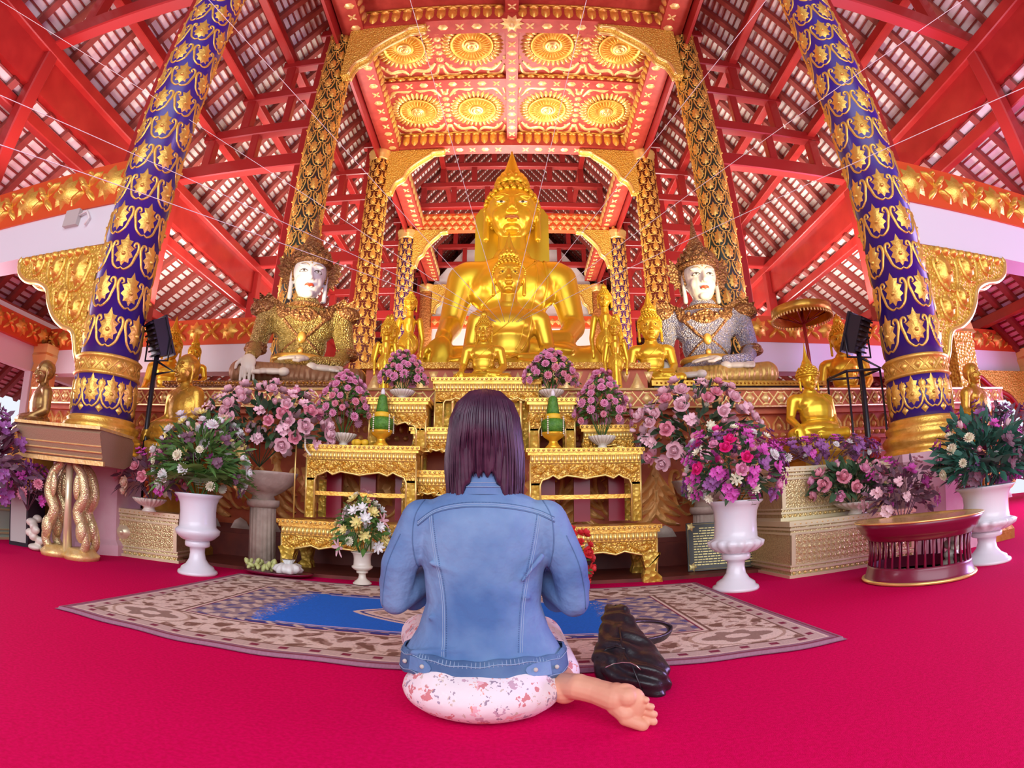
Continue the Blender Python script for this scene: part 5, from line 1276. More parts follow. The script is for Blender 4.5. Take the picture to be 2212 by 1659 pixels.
# trousers --------------------------------------------------------------
def floral():
    m = mat('floral_cotton', (.90, .80, .84), .75, bump=('noise', 30, .15, .01)); nt = m.node_tree; N = nt.nodes; L = nt.links; b = N['Principled BSDF']
    tc = N.new('ShaderNodeTexCoord'); wn = N.new('ShaderNodeTexNoise'); wn.inputs['Scale'].default_value = 55; wn.inputs['Detail'].default_value = 3
    mx = N.new('ShaderNodeMixRGB'); mx.inputs[0].default_value = .07; L.new(tc.outputs['Object'], mx.inputs[1]); L.new(wn.outputs['Color'], mx.inputs[2]); L.new(tc.outputs['Object'], wn.inputs['Vector'])
    prev = None
    for sc, th, cols in ((25, .34, [(.0, (.62, .10, .12)), (.25, (.30, .22, .34)), (.5, (.88, .80, .82)), (.62, (.86, .42, .50)), (.85, (.55, .30, .42))]), (44, .26, [(0, (.24, .16, .26)), (.3, (.90, .84, .86)), (.6, (.80, .30, .22)), (.8, (.60, .48, .40))])):
        v = N.new('ShaderNodeTexVoronoi'); v.inputs['Scale'].default_value = sc; L.new(mx.outputs[0], v.inputs['Vector'])
        sep = N.new('ShaderNodeSeparateColor'); L.new(v.outputs['Color'], sep.inputs[0])
        r = N.new('ShaderNodeValToRGB'); r.color_ramp.interpolation = 'CONSTANT'
        while len(r.color_ramp.elements) < len(cols): r.color_ramp.elements.new(.5)
        for e, (p, c) in zip(r.color_ramp.elements, cols): e.position = p; e.color = (*c, 1)
        L.new(sep.outputs[0], r.inputs[0])
        lt = N.new('ShaderNodeMath'); lt.operation = 'LESS_THAN'; lt.inputs[1].default_value = th; L.new(v.outputs['Distance'], lt.inputs[0])
        g = N.new('ShaderNodeMath'); g.operation = 'MULTIPLY'; g.inputs[1].default_value = .8; L.new(lt.outputs[0], g.inputs[0])
        q = N.new('ShaderNodeMixRGB'); L.new(g.outputs[0], q.inputs[0]); L.new(r.outputs[0], q.inputs[2])
        if prev is None: q.inputs[1].default_value = (.90, .80, .84, 1)
        else: L.new(prev.outputs[0], q.inputs[1])
        prev = q
    L.new(prev.outputs[0], b.inputs['Base Color']); return m
m = MB(); m.ell((.0, .01, .10), (.195, .14, .10), 30, 18); m.ell((0, -.055, .072), (.208, .172, .086), 28, 14)
for s in (-1, 1): m.ell((s*.08, -.05, .078), (.115, .15, .088), 20, 12); m.cap((s*.10, .04, .10), (s*.20-.03, .43, .09), .105, .075)
m.cap((.17, .43, .088), (.20, .04, .08), .078, .062, 16); m.cap((-.23, .43, .088), (.0, .18, .07), .078, .06, 16)
FTR = fuse('floral_trousers', m, floral(), .006, 8, .5)
flatb(FTR, .003)
link('floral_trousers', FTR, person)
# denim jacket ------------------------------------------------------------
def denim(name, c1, c2):
    m = mat(name, c1, .85, col2=c2, nscale=4.6, nlo=.34, nhi=.68, bump=('noise', 20, .7, .014)); return m
DN = denim('washed_denim', (.065, .16, .38), (.22, .36, .58)); DD = denim('dark_denim', (.045, .105, .25), (.13, .24, .42)); ST = mat('pale_denim_stitch', (.30, .42, .60), .8)
def jacket():
    m = MB()
    ringsT(m, [(.115, .218, .168, -.005, .0), (.16, .207, .150, -.005, 0), (.22, .172, .125, .0, 0), (.29, .150, .108, .0, 0), (.37, .158, .102, .01, 0), (.45, .180, .10, .02, 0), (.51, .188, .092, .028, 0), (.55, .165, .08, .035, 0), (.575, .12, .068, .04, 0), (.592, .075, .06, .045, 0)], 40)
    for s in (-1, 1):
        m.ell((s*.155, .03, .50), (.065, .062, .065), 18, 12)
        m.cap((s*.165, .025, .505), (s*.226, .01, .385), .060, .050, 18); m.cap((s*.226, .01, .385), (s*.240, .02, .285), .050, .042, 18)
        m.cap((s*.240, .02, .285), (s*.085, .19, .395), .042, .034, 18)
        for k in range(4):                              # sleeve folds at the elbow
            a = Vector((s*.238, .012, .335)) + Vector((s*-.012*k, .028*k, -.016*k)); m.ell(a, (.048, .012+.004*(k % 2), .044), 14, 8, Matrix.Rotation(s*(.5+.25*k), 3, 'Y'))
    for (a, b, r) in (((-.12, -.082, .20), (.05, -.108, .27), .008), ((.14, -.08, .19), (.04, -.114, .17), .009), ((-.13, -.074, .26), (-.02, -.101, .235), .007), ((.02, -.094, .34), (.12, -.072, .315), .007), ((-.13, -.062, .40), (-.05, -.084, .375), .007), ((-.17, -.1, .17), (-.06, -.135, .19), .01), ((.15, -.06, .42), (.10, -.085, .36), .009)):
        m.cap(a, b, r, r*.6, 8)
    return m
JK = fuse('denim_jacket', jacket(), DN, .0052, 6, .5); jk = link('denim_jacket', JK, person); JT = bvh(JK)
def back(x, z, lift=.0015):
    p = onto(JT, (x, -1, z), (0, 1, 0), lift); return p
def seam(pts, r, n=10, lift=.0012):
    P = [back(x, z, lift) for x, z in sp2(pts, n)]; return [p for p in P if p]
def seampart(name, lines, r, mt, lift=.0012, parent=None):
    m = MB()
    for pts in lines:
        P = seam(pts, r, 12, lift)
        if len(P) > 1: m.tube(P, r, 5)
    return part(name, m, mt, parent or person, True)
def xz(px, py, Y=1.37): p = at(px, py, Y); return (p.x-PX, p.z)
yoke = [xz(892, 1130), xz(930, 1103), xz(985, 1090), xz(1048, 1088), xz(1110, 1093), xz(1165, 1105), xz(1203, 1122)]
off = lambda L_, dz, dx=0: [(x+dx, z+dz) for x, z in L_]
sl = [xz(918, 1112), xz(930, 1190), xz(948, 1270), xz(955, 1330), xz(958, 1412)]
sr = [xz(1172, 1112), xz(1158, 1190), xz(1140, 1270), xz(1132, 1330), xz(1128, 1405)]
o = seampart('yoke_seam', [yoke, off(yoke, -.0045)], .0011, ST, .0, jk); 
m = MB()
P = seam(off(yoke, -.008), 0, 12, .0); m.tube(P, .0024, 5); part('yoke_edge', m, DD, jk, True)
seampart('panel_seam', [sl, off(sl, 0, .005)], .0010, ST, .0, jk); seampart('panel_seam', [sr, off(sr, 0, -.005)], .0010, ST, .0, jk)
def dashes(lines, mt, nm):
    m = MB()
    for pts in lines:
        P = seam(pts, 0, 40, .001)
        for i in range(0, len(P)-1, 2): m.tube([P[i], P[i+1]], .0012, 4)
    part(nm, m, mt, jk)
dashes([off(sl, 0, .010), off(sr, 0, -.010), off(yoke, .004)], DD, 'puckering')
for s in (-1, 1):                                     # sleeve head seams
    m = MB(); L_ = [(s*.155, .565), (s*.176, .52), (s*.182, .46), (s*.176, .40), (s*.165, .36)]
    P = seam(L_, 0, 8, .0); m.tube(P, .0018, 5)
    if s > 0: P = seam([(.215, .47), (.245, .40), (.262, .33), (.268, .27)], 0, 8, .0); m.tube(P, .0016, 5)
    else: P = seam([(-.215, .47), (-.245, .40), (-.262, .33), (-.268, .27)], 0, 8, .0); m.tube(P, .0016, 5)
    part('sleeve_seam', m, DD, jk, True)
# waistband with side tabs and buttons
m = MB(); n = 96; V = []; F = []
rows = [(.172, .0), (.171, .006), (.152, .009), (.130, .009), (.112, .006), (.111, .0)]
for z, o_ in rows:
    for k in range(n):
        t = 2*PI*k/n; a, b = .208+(.166-z)*.14, .150+(.166-z)*.30; V.append(((a+o_)*math.cos(t), -.005+(b+o_)*math.sin(t), z+.004*math.sin(5*t+1)+.002*math.sin(17*t)))
q = len(rows); F = [(i*n+k, (i+1)*n+k, (i+1)*n+(k+1) % n, i*n+(k+1) % n) for i in range(q-1) for k in range(n)]
m.add(V, F); wb = part('waistband', m, DD, person, True)
m = MB()
for zz, o_ in ((.167, .004), (.160, .0095), (.121, .0085)): m.tube([((.208+(.166-zz)*.14+o_)*math.cos(2*PI*k/n), -.005+(.150+(.166-zz)*.30+o_)*math.sin(2*PI*k/n), zz+.004*math.sin(5*2*PI*k/n+1)+.002*math.sin(17*2*PI*k/n)) for k in range(n+1)], .0014, 4)
for k in range(0, n*2):
    if k % 3 == 0: t = PI + PI*k/(n*2); zz = .166; m.tube([((.211)*math.cos(t), -.005+(.154)*math.sin(t), .170+.004*math.sin(5*t+1)), ((.2165)*math.cos(t), -.005+(.162)*math.sin(t), .156+.004*math.sin(5*t+1))], .0013, 4)
part('stitching', m, ST, wb, True)
for a0 in (PI*1.5-.92, PI*1.5+.86):
    def wp(t, z, o_=.011): return ((.208+(.166-z)*.14+o_)*math.cos(t), -.005+(.150+(.166-z)*.30+o_)*math.sin(t), z+.004*math.sin(5*t+1))
    s = 1 if a0 > PI*1.5 else -1
    O = [(a0, .160), (a0+s*-.26, .158), (a0+s*-.34, .150), (a0+s*-.36, .142), (a0+s*-.34, .134), (a0+s*-.26, .127), (a0, .126)]
    m = MB(); m.add([wp(t, z) for t, z in O] + [wp(t, z, .014) for t, z in O] , [tuple(range(7))] + [tuple(range(13, 6, -1))] + [(i, (i+1) % 7, (i+1) % 7+7, i+7) for i in range(7)]); tb = part('waist_tab', m, DN, wb)
    for dt in (-.24, .10):
        m = MB(); m.ell(wp(a0+s*dt, .143, .0155), (.006, .004, .006), 12, 8); part('button', m, M['grey'], wb, True)
# collar
m = MB(); n = 40; V = []
for (z, a, b) in ((.578, .078, .066), (.60, .066, .060), (.625, .058, .056), (.648, .056, .055), (.650, .060, .059), (.628, .065, .063), (.602, .076, .070), (.578, .090, .074)):
    for k in range(n): t = PI*.5 + .5 + (2*PI-1.0)*k/(n-1); V.append((a*math.cos(t), .045+b*math.sin(t)*1.0, z - (.010 if z > .62 else 0)*abs(math.sin((t-PI*1.5)/2))))
m.add(V, [(i*n+k, (i+1)*n+k, (i+1)*n+k+1, i*n+k+1) for i in range(7) for k in range(n-1)]); cl = part('collar', m, DN, person, True)
m = MB()
for (z, a, b) in ((.609, .0735, .0688), (.598, .079, .0725)): m.tube([(a*math.cos(PI*1.5+q), .045+b*math.sin(PI*1.5+q), z) for q in [-1.2+2.4*i/24 for i in range(25)]], .0014, 4)
part('stitching', m, ST, cl, True)
# hair ---------------------------------------------------------------------
def hairmesh():
    m = MB(); rnd = random.Random(9)
    n = 180; rows = 26; V = []; ph = [rnd.uniform(0, 6.28) for _ in range(6)]
    for j in range(rows):
        t = j/(rows-1)
        for k in range(n):
            a = PI*1.5 + (k/(n-1)-.5)*2*R(128)                # wraps back and sides, open towards the face
            side_ = abs(k/(n-1)-.5)*2
            if t < .42:
                e = (1-t/.42)*PI/2; rx = .094*math.cos(e)**.85; ry = .105*math.cos(e)**.85; z = .756 + .112*math.sin(e); cy = .055
            else:
                q = (t-.42)/.58; rx = .092 + .008*math.sin(q*PI*.9); ry = .105 - .022*q; bot = (.632 if side_ < .16 else .632-(.075)*min(1, (side_-.16)/.16)) + .008*math.sin(a*23); z = .752 + (bot-.752)*q; cy = .055 - .006*q
            st = 1 + .020*math.sin(a*31+ph[0]+2*t) * (.3+t) + .014*math.sin(a*57+ph[1]-3*t)*(.3+t) + .010*math.sin(a*97+ph[2])*t + .012*math.sin(a*7+ph[3])
            if t > .42: st -= .10*math.exp(-((a-PI*1.5)/.34)**2)*((t-.42)/.58)      # gap over the nape
            V.append((rx*st*math.cos(a), cy + ry*st*math.sin(a), z))
    F = [(j*n+k, j*n+k+1, (j+1)*n+k+1, (j+1)*n+k) for j in range(rows-1) for k in range(n-1)]
    N0 = len(V); V2 = [(x*.9, .055+(y-.055)*.9, z-.004) for x, y, z in V]
    m.add(V, [f[::-1] for f in F]); m.add(V2, F)
    E1 = [(j*n, (j+1)*n, (j+1)*n+N0, j*n+N0) for j in range(rows-1)] + [(j*n+n-1, j*n+n-1+N0, (j+1)*n+n-1+N0, (j+1)*n+n-1) for j in range(rows-1)] + [((rows-1)*n+k, (rows-1)*n+k+N0, (rows-1)*n+k+1+N0, (rows-1)*n+k+1) for k in range(n-1)]
    m.f.extend(E1); m.mi.extend([0]*len(E1))
    for s in (-1, 1):                                      # parting swept over the forehead
        for k in range(26):
            q = k/25; P = spline([(s*.002, .06+.07*q, .872-.012*q), (s*(.03+.02*q), .145+.012*q-.02*q, .845-.018*q), (s*.075, .125-.03*q, .80), (s*.094, .09-.03*q, .73), (s*.095, .07-.03*q, .62)], 4); m.tube(P, .0048, 5)
    for k in range(300):                                   # loose strands on top
        a = PI*1.5 + rnd.uniform(-1, 1)*R(122); rr = 1.0 + rnd.uniform(-.02, .05); zb = rnd.uniform(.535, .60) if abs(a-PI*1.5) > .62 else rnd.uniform(.62, .68); w = rnd.uniform(-.06, .06); P = []
        for t in [i/9 for i in range(10)]:
            if t < .4: e = (1-t/.4)*PI/2; rx = .094*math.cos(e)**.85; ry = .105*math.cos(e)**.85; z = .757+.113*math.sin(e)
            else: q = (t-.4)/.6; rx = .094+.010*math.sin(q*PI*.9); ry = .105-.022*q; z = .753+(zb-.753)*q
            dip = 1 - .09*math.exp(-((a-PI*1.5)/.34)**2)*max(0, (t-.4)/.6)
            aa = a + w*t; P.append((rx*rr*dip*math.cos(aa), .055+ry*rr*dip*math.sin(aa), z))
        m.tube(P, [.0022, .003, .0032, .0034, .0034, .003, .0028, .0024, .0018, .0006], 4)
    return m
part('hair', hairmesh(), M['hair'], person, True)

# handbag -------------------------------------------------------------------
bag = thing('handbag', 'slouching black leather handbag with looped strap, on the rug edge beside the bare foot', 'bag', (.36, 1.62, 0))
def bagmb():
    m = MB(); B0 = Vector((.36, 1.62, 0)); n = 28
    secs = [(.0, (.30, 1.60), (.425, 1.50), .055), (.05, (.265, 1.62), (.425, 1.505), .072), (.09, (.262, 1.66), (.415, 1.53), .068), (.14, (.285, 1.72), (.375, 1.62), .048), (.18, (.31, 1.78), (.36, 1.70), .034), (.215, (.325, 1.82), (.355, 1.76), .02)]
    V = []
    for z, a, b, w_ in secs:
        a = Vector(a); b = Vector(b); c = (a+b)/2; d = (b-a); L_ = d.length/2+.012; d.normalize(); nn = Vector((-d.y, d.x))
        for k in range(n):
            t = 2*PI*k/n; sx = math.copysign(abs(math.cos(t))**.6, math.cos(t)); sy = math.copysign(abs(math.sin(t))**.75, math.sin(t))
            p = c + d*(sx*L_) + nn*(sy*w_); V.append((p.x-B0.x, p.y-B0.y, z + .006*math.sin(3*t+z*40)))
    q = len(secs); m.add(V, [(i*n+k, i*n+(k+1) % n, (i+1)*n+(k+1) % n, (i+1)*n+k) for i in range(q-1) for k in range(n)] + [tuple(range(n-1, -1, -1)), tuple((q-1)*n+k for k in range(n))])
    return m
bo = fuse('bag_body', bagmb(), M['leather'], .006, 4, .5)
NN = [(v.co.copy(), v.normal.copy()) for v in bo.vertices]
for v, (c_, n_) in zip(bo.vertices, NN):
    q = c_ + n_*(.0045*math.sin(c_.x*60+c_.z*90+2*math.sin(c_.y*50)) + .003*math.sin(c_.z*170+c_.x*40)); q.z = max(q.z, .001); v.co = q
link('bag_body', bo, bag); BGT = bvh(bo)
w2l = lambda p: p - Vector((.36, 1.62, 0))
m = MB(); P = [at(*p) for p in ((1332, 1352, 1.76), (1345, 1345, 1.80), (1380, 1341, 1.86), (1420, 1343, 1.90), (1444, 1352, 1.92), (1446, 1366, 1.90), (1430, 1378, 1.86), (1400, 1386, 1.80), (1375, 1390, 1.74), (1352, 1395, 1.68))]
m.tube([w2l(p) for p in spline(P, 5)], .020, 8, flat=.38); part('strap', m, M['leather'], bag, True)
for c in ((1340, 1362, 1.70), (1352, 1385, 1.66)):
    m = MB(); p = w2l(at(*c)); m.tube([p+Vector((.012*math.cos(a), 0, .018*math.sin(a))) for a in [2*PI*i/16 for i in range(17)]], .0028, 6); part('buckle', m, M['chrome'], bag, True)
def onbag(px, py):
    d = ray(px, py); o = Vector((0, 0, HC)) - Vector((.36, 1.62, 0)); h = BGT.ray_cast(o, Vector(d)); return h[0] - Vector(d)*.001 if h[0] else None
m = MB(); P = [onbag(*p) for p in ((1290, 1420), (1310, 1402), (1332, 1396), (1350, 1402))]; P = [p for p in P if p]
if len(P) > 1: m.tube(P, .0035, 6); part('seam_fold', m, M['leather'], bag, True)
m = MB(); P = [onbag(*p) for p in ((1338, 1356), (1342, 1385), (1352, 1415), (1366, 1440), (1380, 1475), (1388, 1500))]; P = [p for p in P if p]
if len(P) > 1: m.tube(P, .003, 6); part('zip_edge', m, M['leather'], bag, True)
m = MB(); P = [onbag(*p) for p in ((1308, 1442), (1325, 1434), (1345, 1431), (1362, 1432), (1375, 1438), (1384, 1447))]; P = [p for p in P if p]
if len(P) > 1: m.tube(P, .002, 6); part('metal_piping', m, M['chrome'], bag, True)
# ================================================================== furniture and offerings around the altar
# lectern at the left
LX, LY = -3.06, 3.05
t = thing('lectern', 'gilded lectern with a sloping top and scrolled legs at the left','lectern', (LX, LY, 0), None, R(12), (.82, .9, 1))
m = MB(); f = lambda u, v, w: (w, u, v)
m.prism([(-.20, .66), (.16, .66), (.28, .70), (.30, .86), (.24, .89), (-.26, .90), (-.30, .86)], -.46, .46, f); part('top_box', m, M['lectern'], t)
m = MB()
for z in (.70, .74, .78, .82, .86): m.tube([(-.46, -.235-(z-.70)*.30, z), (.46, -.235-(z-.70)*.30, z)], .006, 6)
m.box(-.47, .47, -.225, -.20, .655, .685); m.box(-.47, .47, -.32, .27, .885, .905); part('moulding', m, M['palegilt'], t)
for s in (-1, 1):
    for yy in (-.07, .09):
        m = MB(); P = sp2([(.06, .66), (.16, .58), (.20, .44), (.13, .33), (.20, .20), (.22, .10), (.14, .03)], 4)
        m.tube([(s*u, yy, v) for u, v in P], [.02 + .03*math.sin(PI*i/(len(P)-1))**.6 for i in range(len(P))], 10); m.ell((s*.19, yy-.03, .20), (.055, .035, .08)); m.ell((s*.13, yy-.03, .50), (.035, .025, .09)); part('leg', m, M['mirror'], t, True)
m = MB(); m.tube([(0, -.04, .66), (0, -.04, .4), (0, -.04, .04)], [.035, .03, .045], 14); part('centre_post', m, M['silver'], t, True)
m = MB(); m.lathe([(.16, 0), (.17, .03), (.14, .05), (.12, .075)], (-.13, 0, 0), 24); m.lathe([(.16, 0), (.17, .03), (.14, .05), (.12, .075)], (.13, 0, 0), 24); part('base', m, M['palegilt'], t, True)

def chest(label, x0, x1, y0, y1, z0, z1, rz=0., m_='mirror', oval=False, group='mirrored offering pedestals'):
    cx = (x0+x1)/2; hw = (x1-x0)/2; d = y1-y0; H = z1-z0
    t = thing('offering_pedestal', label, 'pedestal', (cx, y0, z0), group, rz)
    m = MB(); m.box(-hw+.02, hw-.02, .02, d-.02, 0, H-.01); part('body', m, M[m_], t)
    m = MB()
    for a, b, o in ((H-.035, H, 0), (H-.06, H-.045, .008), (H-.09, H-.075, .01), (0, .02, -.004), (.045, .06, .006), (.075, .085, .01)): m.box(-hw+o, hw-o, o, d-o, a, b)
    for x in (-hw+.02, hw-.05): m.box(x, x+.03, .008, .03, .085, H-.09)
    part('moulding', m, M['silver'], t)
    m = MB(); f = lambda u, v, w: (u, .018-w, v); n = int(2*hw/.045)
    for k in range(n):
        x = -hw+.02+(2*hw-.04)*(k+.5)/n; diamond(m, x, .032, .014, .008, f); m.disc(x, H-.018, .012, .02, f, 6, .008)
    part('scallop_border', m, M['palegilt'], t, True)
    m = MB(); f = lambda u, v, w: (u, .02-w, v); ph = H-.19
    if ph > .05:
        nn = int((2*hw-.14)/.04); w_ = (2*hw-.14)/nn
        for k in range(nn):
            for j in range(max(1, int(ph/.04))): diamond(m, -hw+.07+w_*(k+.5), .10+.04*(j+.5), .017, .006, f)
        part('mirror_lattice', m, M['mirror'], t)
    if oval: m = MB(); m.disc(-.05, H*.5, .07, .035, f, 20, .06); m.disc(-.05, H*.5, .045, .05, f, 16, .038); part('oval_boss', m, M['silver'], t, True)
    return t
chest('low mirrored gilt pedestal with an oval boss, between the lectern and the left urn', -3.40, -2.46, 3.58, 4.0, 0, .37, R(9), oval=True)
chest('wide lower step of the mirrored pedestal on the right, behind the round tray stand', 1.79, 2.95, 3.34, 4.1, 0, .375, R(2))
chest('taller upper box of the mirrored pedestal on the right, carrying the purple flower row', 1.82, 2.86, 3.52, 4.0, .375, .745, R(2))
chest('pale green cabinet cut off by the left edge of the photo', -4.6, -3.95, 2.55, 3.3, 0, .32, R(0), 'greybox', group=None)
# dark loudspeaker block by the left edge
t = thing('speaker_box', 'dark box standing under the plants at the far left', 'box', (-3.62, 3.0, 0), None, R(20)); m = MB(); m.box(-.09, .09, 0, .3, 0, .42); part('cabinet', m, M['black'], t); m = MB(); m.box(-.075, .075, -.005, 0, .03, .39); part('grille', m, M['grey'], t)

# round lacquered tray stand
t = thing('tray_stand', 'round maroon lacquered tray stand with an openwork drum of thin bars, on the right', 'stand', (2.36, 2.66, 0), None, 0, (.86, .86, 1))
m = MB(); m.lathe([(.40, 0), (.42, .012), (.405, .022), (.40, .03), (.392, .055), (.385, .08), (.385, .092), (.35, .092), (.38, .02)], n=56); part('foot_ring', m, M['traywood'], t, True)
m = MB(); m.lathe([(.424, .004), (.428, .012), (.424, .02)], n=56); part('gold_rim', m, M['giltedge'], t, True)
m = MB(); m.lathe([(.385, .242), (.392, .25), (.41, .27), (.43, .28), (.44, .30), (.455, .315), (.475, .345), (.46, .345), (.43, .315), (.10, .305), (.10, .27), (.33, .26)], n=56); part('tray', m, M['traywood'], t, True)
m = MB(); m.lathe([(.473, .342), (.482, .348), (.473, .354), (.462, .348)], n=56); part('gold_rim', m, M['giltedge'], t, True)
for k in range(40):
    a = 2*PI*k/40; m = MB(); m.tube([(.372*math.cos(a), .372*math.sin(a), .085), (.366*math.cos(a), .366*math.sin(a), .17), (.374*math.cos(a), .374*math.sin(a), .25)], [.011, .007, .011], 6); part('bar', m, M['traywood'], t, True)

# black plaque with brass lettering
t = thing('plaque', 'black inscribed plaque with brass corners leaning behind the right urn', 'plaque', (1.60, 3.93, .03), None, R(-3)); t.rotation_euler = (R(-10), 0, R(-3))
m = MB(); m.box(-.32, .32, 0, .02, 0, .36); part('board', m, M['plaque'], t)
m = MB(); f = lambda u, v, w: (u, -w, v)
for k in range(15):
    z = .318-.0195*k; x = -.27 + (.05 if k < 2 else 0); rr = random.Random(k); e = .27 - (.05 if k < 2 else 0)
    while x < e: w_ = rr.uniform(.012, .04); m.box(x, min(x+w_, e), -.0025, 0, z-.0045, z+.0035*rr.uniform(.5, 1.2)); x += w_+.006
for k in range(3): m.tube([(-.08+.05*k+.02*math.cos(a), -.003, .325+.012*math.sin(a)) for a in [i*.6 for i in range(9)]], .002, 4)
part('brass_lettering', m, M['brass'], t)
m = MB()
for sx in (-1, 1):
    for z in (.03, .33): m.disc(sx*.285, z, .028, .006, f, 10, lobes=5, amp=.3)
m.tube([(-.31, -.002, .01), (.31, -.002, .01), (.31, -.002, .35), (-.31, -.002, .35), (-.31, -.002, .01)], .002, 4); part('brass_corner', m, M['brass'], t, True)

# fluted stone columns carrying bowls
def stonecol(label, x, y, h, r, bowl=True, bl=None):
    t = thing('fluted_stand', label, 'stand', (x, y, 0), 'fluted stone flower stands')
    m = MB(); m.lathe([(r*1.25, 0), (r*1.25, .04), (r*1.1, .06), (r, .075)], n=32); part('base', m, M['stone'], t, True)
    m = MB(); m.lathe([(r, .07), (r*.95, h-.06)], n=96, rm=lambda a, z: 1+.06*abs(math.sin(a*9))-.03); part('fluted_shaft', m, M['stone'], t, True)
    m = MB(); m.lathe([(r, h-.06), (r*1.2, h-.045), (r*1.25, h-.02), (r*1.2, h)], n=32); part('capital', m, M['stone'], t, True)
    if bl:
        b = thing('stone_bowl', bl, 'vase', (x, y, h)); m = MB(); m.lathe([(r*.9, 0), (r*.8, .03), (r*1.4, .06), (r*2.2, .12), (r*2.5, .19), (r*2.6, .21), (r*2.4, .21), (r*1.8, .14)], n=64, rm=lambda a, z: 1+.02*math.sin(a*7+z*40)); part('bowl', m, M['stone'], b, True)
stonecol('fluted stone column stand left of the low gilded bench', -1.88, 3.95, .53, .105, True, 'wide carved stone bowl on the left fluted stand')
stonecol('fluted stone column stand behind the black plaque', 1.50, 4.18, .50, .10, True, 'wide carved stone bowl behind the right urn')

# offerings on the floor at the left
t = thing('floor_tray', 'flat maroon tray with offerings in front of the left fluted stand', 'tray', (-1.62, 3.66, .014)); m = MB(); m.lathe([(.20, 0), (.23, .012), (.235, .022), (.22, .018), (.18, .012)], n=36, sx=1.15, sy=.55); part('dish', m, M['traywood'], t, True)
FB = MB(); FB.ell((0, 0, 0), (.016, .016, .028), 8, 6)
fme = mesh('lotus_bud', FB, M['fruit'], True); rnd = random.Random(4)
for k in range(26):
    o = link('lotus_bud', fme, None, (-1.74 + rnd.uniform(-.11, .11), 3.64 + rnd.uniform(-.06, .06), .05 + rnd.uniform(0, .055)))
    o.rotation_euler = (rnd.uniform(-1, 1), rnd.uniform(-1, 1), rnd.uniform(0, 3)); tag(o, 'pale green bud in the heap beside the white plastic bag', 'offering', 'pale green buds on the floor tray')
m = MB(); m.lathe([(.03, 0), (.085, .01), (.10, .035), (.085, .06), (.05, .075), (.03, .07), (.045, .10), (.02, .085)], n=48, rm=lambda a, z: 1+.12*math.sin(a*5+z*60)+.06*math.sin(a*11))
solo('plastic_bag', m, M['plastic'], 'crumpled white plastic bag next to the heap of green buds', 'bag', None, True, (-1.52, 3.62, .03))

# parasol
t = thing('parasol', 'golden ceremonial parasol with fringe on a red pole above the right altar', 'parasol', (3.36, 5.5, 1.47))
m = MB(); m.tube([(.03, 0, 0), (.02, 0, .6), (0, 0, 1.2)], .02, 8); part('pole', m, M['red'], t, True)
m = MB(); m.lathe([(.02, 1.27), (.20, 1.24), (.36, 1.19), (.37, 1.185), (.37, 1.08), (.36, 1.08), (.355, 1.17), (.2, 1.2), (.02, 1.22)], n=56, rm=lambda a, z: 1+.01*math.sin(a*28)); part('canopy', m, M['golddark'], t, True)
m = MB()
for k in range(56): a = 2*PI*k/56; m.tube([(.37*math.cos(a), .37*math.sin(a), 1.085), (.372*math.cos(a), .372*math.sin(a), 1.05)], .011, 5)
part('fringe', m, M['giltedge'], t, True)
for k in range(8): a = 2*PI*k/8; m = MB(); m.tube([(0, 0, 1.0), (.34*math.cos(a), .34*math.sin(a), 1.17)], .007, 5); part('rib', m, M['red'], t, True)

# floodlights on poles
def flood(label, top, bot, rz, frame=None):
    t = thing('floodlight', label, 'lamp', (bot[0], bot[1], 0), 'black floodlights beside the blue columns'); b = Vector((bot[0], bot[1], 0)); tp = Vector(top) - b
    m = MB(); m.tube([(0, 0, 0), (tp.x, tp.y, tp.z-.16)], .024, 10); part('pole', m, M['black'], t, True)
    m = MB(); m.lathe([(.2, 0), (.2, .02), (.05, .04)], n=24); part('foot', m, M['black'], t, True)
    rot = Matrix.Rotation(rz, 3, 'Z') @ Matrix.Rotation(R(24), 3, 'X')
    m = MB(); m.box(-.10, .10, -.07, .05, -.16, .16); m.box(-.115, .115, .05, .07, -.18, .18)
    for k in range(7): m.box(-.09, .09, -.10, -.07, -.14+k*.045, -.125+k*.045)
    m.v = [tuple(rot @ Vector(p) + tp) for p in m.v]; part('housing', m, M['black'], t)
    m = MB(); m.box(-.09, .09, .072, .076, -.15, .15); m.v = [tuple(rot @ Vector(p) + tp) for p in m.v]; part('lens', m, M['chrome'], t)
    m = MB(); m.tube([tp+Vector((-.13, 0, 0)), tp+Vector((-.13, 0, -.2)), tp+Vector((.13, 0, -.2)), tp+Vector((.13, 0, 0))], .01, 6); m.tube([tp+Vector((0, 0, -.2)), tp+Vector((.22, -.02, -.3)), tp+Vector((0, 0, -.32))], .012, 6); part('yoke', m, M['black'], t, True)
    return t
flood('black floodlight on a slanting pole right behind the left blue column', (-3.05, 3.95, 1.83), (-3.12, 3.98), R(-30))
fr = flood('black floodlight on a framed stand, left of the right blue column', (2.96, 3.95, 1.86), (3.0, 4.0), R(28))
m = MB(); T4 = [(-.25, -.12, 1.52), (.12, -.12, 1.54), (.12, .2, 1.54), (-.25, .2, 1.52)]
for a, b in zip(T4, T4[1:]+T4[:1]): m.tube([a, b], .012, 6)
for p in T4: m.tube([p, (p[0], p[1], .0)], .010, 6)
part('stand_frame', m, M['black'], fr, True)
# small wall speaker box on the near left beam
t = thing('wall_box', 'small grey box with a cable fixed on the white beam above the left bracket', 'fixture', (-4.18, 3.50, 2.86)); m = MB(); m.box(-.10, .10, 0, .05, 0, .17); part('housing', m, M['grey'], t); m = MB(); m.tube([(.10, .02, .1), (.2, .02, .13), (.26, .02, .05), (.22, .02, -.02)], .012, 6); part('cable', m, M['white'], t, True)

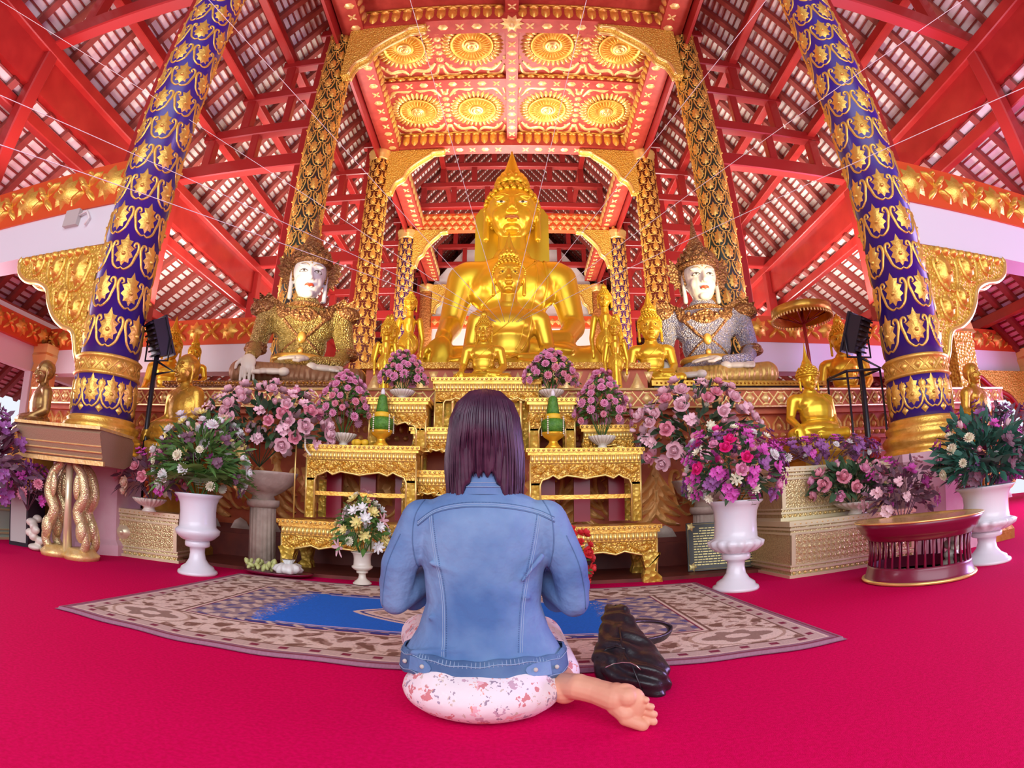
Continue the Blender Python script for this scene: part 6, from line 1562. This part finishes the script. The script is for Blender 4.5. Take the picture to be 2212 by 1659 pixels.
# white threads running from the hall ceiling to the statues
E0 = Vector((-.06, 6.05, 2.62))
ends = [((3, 0), 2.0, 'thread leaving through the top left corner of the photo'), ((0, 200), 1.6, 'thread crossing the left blue column at mid height'), ((0, 306), 1.5, 'lowest thread on the left, passing just over the gold frieze'), ((455, 0), 2.6, 'thread crossing the top of the left blue column'),
        ((887, 0), 3.6, 'thread rising over the left part of the coffered ceiling'), ((1266, 0), 3.6, 'thread rising over the right part of the coffered ceiling'), ((1652, 0), 2.8, 'thread passing right of the dark green right column'), ((2076, 0), 2.1, 'thread crossing the right blue column near its top'),
        ((2212, 184), 1.7, 'lowest thread on the right, leaving through the right edge')]
for (px, py), Y, lb in ends:
    B = at(px, py, Y); A = E0.copy(); A.x += (px-1106)/9000
    A = A + (B-A)*0; C = B + (B-A)*.25
    m = MB(); pts = []
    for i in range(17): q = i/16; p = A.lerp(C, q); p.z -= .10*math.sin(PI*q)*.3; pts.append(p - A)
    m.tube(pts, .003, 5); solo('sacred_thread', m, M['string'], 'thin white ' + lb, 'thread', 'white threads strung to the statues', True, A)

t = thing('corner_post', 'short crimson post standing left of the pink plinth on the right', 'post', (3.02, 3.98, 0)); m = MB(); m.beam((0, 0, 0), (0, 0, .92), .11, .11, (0, 1, 0), .01); part('shaft', m, M['red'], t); m = MB(); m.lathe([(.075, .92), (.085, .94), (.06, .97), (.02, .99)], n=16); part('cap', m, M['red'], t, True)

def rock(label, loc, s, seed):
    r_ = random.Random(seed); m = MB()
    for k in range(9): m.ell((r_.uniform(-.05, .05), r_.uniform(-.04, .04), .03+.028*k), (r_.uniform(.03, .06), r_.uniform(.03, .05), .035), 12, 8)
    m.ell((0, 0, .03), (.08, .06, .03), 14, 8)
    me = fuse('stone_figurine', m, M['cream'], .007, 2, .4); o = link('stone_figurine', me, None, loc); o.scale = (s,)*3; tag(o, label, 'figurine')
rock('small cream stone figurine between the round tray stand and the far right urn', (2.70, 2.72, 0), 1.0, 3)
rock('small cream stone figurine left of the lectern legs', (-3.38, 2.98, 0), .9, 5)

t = thing('garland_pole', 'thin golden pole with a hanging jasmine garland left of the left upper altar table', 'pole', (-1.60, 3.90, .41)); m = MB(); m.tube([(0, 0, 0), (.0, 0, .62)], .006, 8); m.ell((0, 0, .63), .012); part('pole', m, M['giltedge'], t, True)
m = MB(); P = spline([(0, -.005, .61), (.04, -.01, .66), (.07, -.01, .60), (.08, -.01, .52), (.12, -.01, .47)], 6)
for p in P: m.ell(p, .009, 6, 5)
part('jasmine_garland', m, M['creamp'], t, True)
